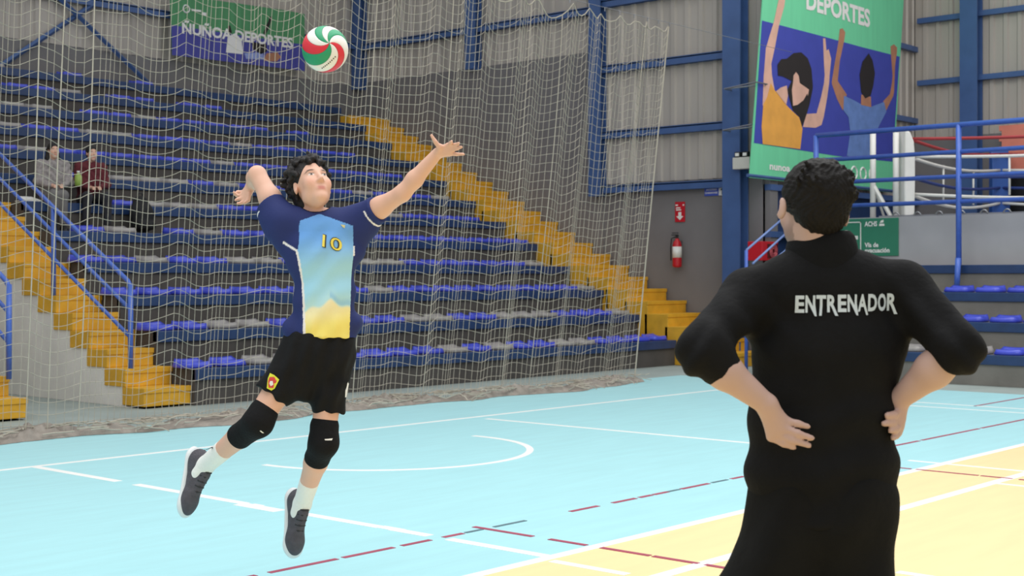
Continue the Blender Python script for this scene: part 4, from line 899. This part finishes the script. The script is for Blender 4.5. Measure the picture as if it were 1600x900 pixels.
# ------------------------------------------------------------------ the coach, seen from behind
def coach():
    d = 3.72; L, inv, loc, rz = frame_of(d, 1283)
    root = empty('person', loc, rz); tag(root, 'person in black standing with both hands on hips, white lettering across the back', 'person')
    skin = lin('#bf9f94'); X = V3(1, 0, 0)
    hc = L(1271, 325, -.01); fr = head_frame((-.22, .97, .02), (.10, 0, 1))
    shL, shR = L(1168, 458, 0), L(1410, 448, .0); elL, elR = L(1096, 552, -.20), L(1496, 546, -.16); wrL, wrR = L(1198, 632, -.175), L(1404, 624, -.05)
    F = Field((-.56, -.36, -.01), (.56, .30, 1.80), .005)
    F.chain([L(1283, 760), L(1285, 650), L(1290, 530), L(1287, 455)], [.105, .100, .110, .085], .04, (X, 1.5))
    F.cap(L(1279, 420, .0), hc-fr[2]*.05-fr[1]*.02, .068, .060, .03)
    F.chain([L(1285, 425), shL], [.06, .06], .04).chain([L(1285, 425), shR], [.06, .06], .04)
    F.chain([shL, elL], [.06, .048], .03).chain([elL, elL+(wrL-elL)*.35, wrL], [.046, .045, .027], .02)
    F.chain([shR, elR], [.06, .048], .03).chain([elR, elR+(wrR-elR)*.4, wrR], [.044, .047, .029], .02)
    # left hand: flat on the back of the hip, fingers pointing to the spine
    kn = [L(1227, 657, -.160), L(1220, 667, -.165), L(1212, 676, -.160), L(1205, 683, -.150)]
    for p in kn: F.cap(wrL, p, .021, .013, .014)
    F.cap(L(1202, 640, -.165), L(1216, 668, -.160), .022, .018, .015)
    fingers(F, [[kn[0], L(1247, 662, -.168), L(1262, 666.5, -.166)], [kn[1], L(1246, 677, -.175), L(1268.5, 684.5, -.172)], [kn[2], L(1239, 688, -.172), L(1264, 696, -.170)], [kn[3], L(1224, 693, -.160), L(1240, 699, -.160)]], .0105, .0082)
    fingers(F, [[L(1208, 655, -.13), L(1203, 667, -.07), L(1200, 680, .0)]], .013, .009)
    # right hand: gripping the side of the waist, fingertips showing behind
    kn = [L(1403, 646, -.045), L(1404, 656, -.045), L(1404, 666, -.042), L(1402, 676, -.04)]
    for p in kn: F.cap(wrR, p, .02, .013, .014)
    fingers(F, [[kn[0], L(1397, 648, -.088), L(1386, 649, -.105)], [kn[1], L(1394, 660, -.09), L(1381.5, 662, -.108)], [kn[2], L(1399, 670, -.08), L(1392, 673, -.098)], [kn[3], L(1400, 680, -.06), L(1396, 684, -.085)]], .0115, .009)
    fingers(F, [[L(1404, 640, -.02), L(1396, 648, .05), L(1388, 652, .09)]], .012, .009)
    for hx, kx, fx in ((1243, 1198, 1185), (1325, 1328, 1332)):
        F.chain([L(hx, 745), L(kx, 1000), L(fx, 1240, .03)], [.09, .058, .04], .03); F.cap(L(fx, 1240, .03), L(fx-4, 1258, .17), .035, .03)
    add_head(F, hc, fr, 1.0, .094)
    organic('body', F, SKINM, root, lambda P, N: face_color(P, skin, hc, fr, 1.0, .45), smooth=2)
    # short dark hair
    l, f, u = fr; F = Field(hc-.2, hc+.2, .004); H = lambda a, b, e: hc+(l*a+f*b+u*e)*1.0
    F.ell(H(0, -.018, .040), (.092, .106, .093), [l, f, u], .01).ell(H(0, -.054, -.018), (.069, .056, .060), [l, f, u], .025)
    F.ell(H(0, .115, -.05), (.12, .075, .11), [l, f, u], .012, sub=True)
    for s in (-1, 1): F.ell(H(.108*s, .0, -.038), (.038, .065, .054), [l, f, u], .012, sub=True)
    r2 = np.random.default_rng(5)
    def hd(P, N): q = (P-hc); a, b, e = q@l, q@f, q@u; return .0012*np.sin(a*420+9*np.sin(e*60))+.0010*np.sin(e*190+b*150+6*np.sin(a*70))
    for i in range(160):
        v = r2.normal(size=3); v /= np.linalg.norm(v); p = np.array((v[0]*.094, v[1]*.104-.02, v[2]*.094+.044))
        if p[2] < .03 or p[1] > -.05: continue
        q = H(*p); F.cap(q-unit(v)*.006, q-unit(v)*.004+unit(np.cross(v, (0, 1, .2)))*.018, .007, .005, .006)
    organic('hair', F, HAIRB, root, None, hd, smooth=1)
    # black top with sleeves to the elbow
    TOP = mat('black_jersey_cloth', '#0d0d0f', .85, var=.2, scale=14, bump=.25, bscale=55, spec=.22)
    F = Field((-.58, -.38, .70), (.60, .28, 1.60), .0055)
    F.chain([L(1285, 815), L(1284, 730), L(1285, 640), L(1294, 545), L(1290, 470)], [.126, .120, .117, .122, .100], .05, (X, 1.56), (1, 0))
    F.cap(L(1280, 432, .0), shL+V3(.0, 0, -.01), .072, .066, .05).cap(L(1290, 430, .0), shR+V3(0, 0, -.01), .072, .068, .05)
    F.cap(L(1245, 452, 0), L(1328, 450, 0), .095, .095, .05)
    F.chain([shL, elL+(shL-elL)*.1, elL], [.064, .060, .058], .035).cap(elL, elL+(wrL-elL)*.42, .057, .047, .025, flat=(0, 1))
    F.chain([shR, elR], [.068, .063], .04).cap(elR, elR+(wrR-elR)*.16, .063, .058, .03, flat=(0, 1))
    F.cap(L(1180, 495, 0), L(1170, 488, -.05), .05, .04, .04); F.cap(L(1412, 495, 0), L(1420, 488, -.03), .05, .04, .04)
    nb = L(1284, 408, -.0); nt = hc-u*.045-f*.01
    F.cap(nb, nb+(nt-nb)*.60, .080, .074, .03, flat=(0, 1)); F.cap(nb+(nt-nb)*.46, nt, .066, .066, .004, sub=True)
    def wr(P, N):
        x, y = inv(P); b = np.exp(-((x-1170)/60)**2-((y-510)/50)**2)+np.exp(-((x-1425)/60)**2-((y-500)/60)**2)
        return .006*np.sin((x-y*.8)*.11)*b+.004*np.sin((y+.3*np.abs(x-1285))*.085+1.5*np.sin(x*.02))*sst(560, 640, y)*(1-b)+.004*np.sin(x*.14+y*.10)*sst(1130, 1090, x)+.004*np.sin(x*.13-y*.11)*sst(1460, 1500, x)
    to = organic('top', F, TOP, root, None, wr, smooth=2)
    F = Field((-.18, -.18, 1.40), (.18, .18, 1.62), .004); cz = nb+(nt-nb)*.42
    F.chain([L(1284, 418), L(1284, 392), L(1285, 369)], [.098, .092, .079], .02, None, (0, 1)); F.cap(L(1283, 400), L(1284, 350), .070, .070, .006, sub=True)
    organic('collar', F, TOP, root, smooth=2)
    # lettering on the back
    LET = mat('print_light_grey', '#c3ced8', .7, var=.05, scale=30); P2 = lambda px, py: (lambda p: (p[0], p[2]))(L(px, py, -.13))
    word = 'ENTRENADOR'; x = 1246.0; cell = 163/9.75
    for i, ch in enumerate(word):
        vs, fs = text2d(ch, .035, 1); wd = cell*(1.0 if ch != 'E' else .92); k = (wd-1.6)/vs[:, 0].max(); sk = -.02
        pts = []
        for v in vs:
            yy = 488-v[1]*25+(-.018)*(x-1246)*1.2; xx = x+v[0]*k
            if v[1] < .12 and ch in 'NRA' and v[0] > vs[:, 0].max()*.62: yy += 5.5; xx += 2.0      # tapering tails of the strokes
            if ch in 'T' and v[1] < .12: yy += 5; xx -= 1.5
            pts.append(P2(xx, yy))
        project_print('letter', to, root, LET, pts, fs, .0035); x += wd
    # loose black trousers
    F = Field((-.42, -.30, .0), (.36, .30, 1.05), .008); TR = mat('black_trouser_cloth', '#0c0c0d', .85, var=.2, scale=14, bump=.25, bscale=45, spec=.22)
    F.cap(L(1283, 745), L(1280, 800), .114, .118, .05, (X, 1.5), (1, 0))
    F.chain([L(1240, 775), L(1184, 960), L(1188, 1110), L(1184, 1240, .02)], [.116, .122, .10, .075], .05, None, (0, 1)); F.chain([L(1333, 775), L(1328, 960), L(1330, 1110), L(1332, 1240, .02)], [.116, .108, .095, .075], .05, None, (0, 1))
    organic('trousers', F, TR, root, None, lambda P, N: (lambda x, y: .008*np.sin(x*.06+y*.02)+.006*np.sin((x*.5+y)*.035))(*inv(P)), smooth=2)
    for fx in (1184, 1332):
        a = L(fx, 1240, .02); a[2] = .088; shoe(root, a, (-.12, 1, 0), (0, 0, 1), mat('black_shoe', '#161618', .6), BLACK)
coach()

# ------------------------------------------------------------------ two spectators on the sixth tier
def spectator(x, label, coat, coat_c, trous, hairlong, lean=0.0, turn=0.0, skin='#d0a58f', knees=.1):
    y = Y0+5*RUN+.27; z = Z0+5*RISE; root = empty('person', (x, y, z), 0); tag(root, label, 'person', None)
    root.rotation_euler = (0, 0, turn); root.scale = (.88, .88, .88); sk = lin(skin); hc = V3(lean, -.06, .80); fr = head_frame((.12, -1, -.02), (0, 0, 1))
    sh = [V3(s*.17+lean, 0, .58) for s in (-1, 1)]; el = [V3(s*.23+lean*.7, -.08, .32) for s in (-1, 1)]; ha = [V3(s*.045+.02, -.30, .24) for s in (-1, 1)]
    kn = [V3(s*knees, -.46, .10) for s in (-1, 1)]; an = [V3(s*knees*1.1, -.44, -.365) for s in (-1, 1)]
    F = Field((-.42, -.62, -.42), (.42, .3, 1.02), .009)
    F.chain([V3(0, .02, .10), V3(lean*.5, .02, .35), V3(lean, 0, .58)], [.11, .10, .08], .04, (V3(1, 0, 0), 1.4)); F.cap(V3(lean, -.01, .6), hc-V3(0, 0, .06), .055, .05, .03)
    for i in (0, 1):
        F.chain([V3((i*2-1)*.09, 0, .08), kn[i], an[i]], [.07, .05, .035], .03).cap(an[i], an[i]+V3(0, -.12, -.05), .035, .03)
        F.chain([V3(lean, 0, .58), sh[i], el[i], ha[i]], [.06, .05, .04, .028], .03); F.ell(ha[i]+V3(0, -.03, 0), (.03, .05, .025), k=.02)
        for q in range(4): F.cap(ha[i]+V3((q-1.5)*.014, -.05, 0), ha[i]+V3((q-1.5)*.013, -.10+.008*abs(q-1.5), -.03), .009, .008, .006)
        F.cap(ha[i]+V3(-(i*2-1)*.02, -.01, .01), ha[i]+V3(-(i*2-1)*.04, -.06, .02), .010, .009, .01)
    add_head(F, hc, fr); organic('body', F, SKINM, root, lambda P, N: face_color(P, sk, hc, fr))
    F = Field((-.42, -.5, 0), (.42, .35, .78), .009)
    F.chain([V3(0, .02, .09), V3(lean*.5, .02, .35), V3(lean, 0, .57)], [.135, .128, .105], .05, (V3(1, 0, 0), 1.42), (1, 0)).cap(V3(lean, 0, .60), V3(lean, -.02, .69), .07, .065, .03, flat=(0, 1))
    for i in (0, 1): F.chain([V3(lean, 0, .58), sh[i], el[i], el[i]+(ha[i]-el[i])*.86], [.09, .075, .062, .045], .05, None, (0, 1))
    organic(coat, F, coat_c, root, None, lambda P, N: .006*np.sin(P[:, 2]*55+6*np.sin(P[:, 0]*12)))
    F = Field((-.4, -.65, -.42), (.4, .25, .25), .009)
    for i in (0, 1): F.chain([V3((i*2-1)*.09, .02, .07), kn[i], an[i]+V3(0, 0, .03)], [.105, .075, .055], .04, None, (0, 1))
    organic('trousers', F, trous, root)
    F = Field(hc-.35, hc+.2, .006); l, f, u = fr; H = lambda a, b, e: hc+l*a+f*b+u*e
    F.ell(H(0, -.02, .042), (.086, .1, .092), [l, f, u], .01)
    if hairlong:
        F.chain([H(.05, -.06, .0), H(.065, -.05, -.12), H(.07, -.02, -.26)], [.05, .045, .03], .03).chain([H(-.05, -.06, .0), H(-.065, -.05, -.12), H(-.07, -.02, -.26)], [.05, .045, .03], .03).cap(H(0, -.07, 0), H(0, -.08, -.2), .06, .05, .04)
    else: F.ell(H(0, -.06, -.02), (.07, .05, .06), [l, f, u], .02)
    F.ell(H(0, .10, -.035), (.07 if hairlong else .1, .07, .095), [l, f, u], .012, sub=True); organic('hair', F, HAIRM, root)
    for i in (0, 1): a = an[i].copy(); shoe(root, a, (.0, -1, 0), (0, 0, 1), BLACK, BLACK)
    return root
xw = onY(87, 300, Y0+5*RUN+.2)[0]; xm = onY(144, 300, Y0+5*RUN+.2)[0]
spectator(xw, 'seated person with long dark hair in a pale grey knitted coat', 'coat', mat('coat_grey_knit', '#8f8887', .9, var=.25, scale=25, bump=.4, bscale=50), mat('grey_trousers', '#6d6a69', .9, var=.1), True, .0, -.36, knees=.07)
spectator(xm, 'seated person with short dark hair in a maroon sweater and dark trousers', 'sweater', mat('sweater_maroon', '#5c1f28', .9, var=.12, scale=20, bump=.3, bscale=50), mat('dark_trousers', '#2b2a30', .9, var=.1), False, .02, -.30, knees=.15)
def extras():
    z = Z0+5*RISE; y = Y0+5*RUN
    c = empty('green_bottle', (xw+.20, y-.03, z+.22)); tag(c, 'green bottle held by the person in the grey coat', 'bottle')
    MB().lathe([(.02, 0), (.045, .01), (.05, .08), (.047, .14), (.02, .17), (.018, .19)], 12).build('bottle_body', mat('bottle_green', '#8fa84a', .4), c, True); MB().lathe([(.021, .185), (.021, .21)], 10).build('cap', WHITE, c, True)
    b = empty('backpack', (xm+.52, y-.22, Z0+4*RISE)); tag(b, 'black backpack leaning beside the person in the maroon sweater', 'backpack')
    F = Field((-.25, -.2, -.02), (.25, .22, .6), .01); F.chain([V3(0, 0, .14), V3(0, .02, .30), V3(0, .05, .44)], [.12, .125, .09], .05, (V3(1, 0, 0), 1.3)); F.cap(V3(-.08, -.10, .12), V3(.08, -.10, .12), .06, .06, .03)
    organic('bag_body', F, mat('backpack_black', '#131315', .8, var=.2, scale=20, bump=.3, bscale=30), b); MB().tube([(-.05, .05, .50), (-.03, .05, .57), (.03, .05, .57), (.05, .05, .50)], .012, 6).build('strap', BLACK, b, True)
    x = onY(55, 325, y)[0]; q = empty('folded_paper', (x, y+.2, z)); tag(q, 'folded white paper lying on the tier beside the seated person in grey', 'paper')
    MB().box(-.12, .12, -.14, .1, 0, .012).build('lower_sheet', WHITE, q); MB().add([(-.12, -.14, .014), (.12, -.14, .014), (.12, .1, .07), (-.12, .1, .07), (-.12, -.14, .018), (.12, -.14, .018), (.12, .1, .075), (-.12, .1, .075)], [(0, 1, 2, 3), (4, 5, 6, 7), (0, 1, 5, 4), (1, 2, 6, 5), (2, 3, 7, 6), (3, 0, 4, 7)]).build('upper_sheet', WHITE, q)
extras()
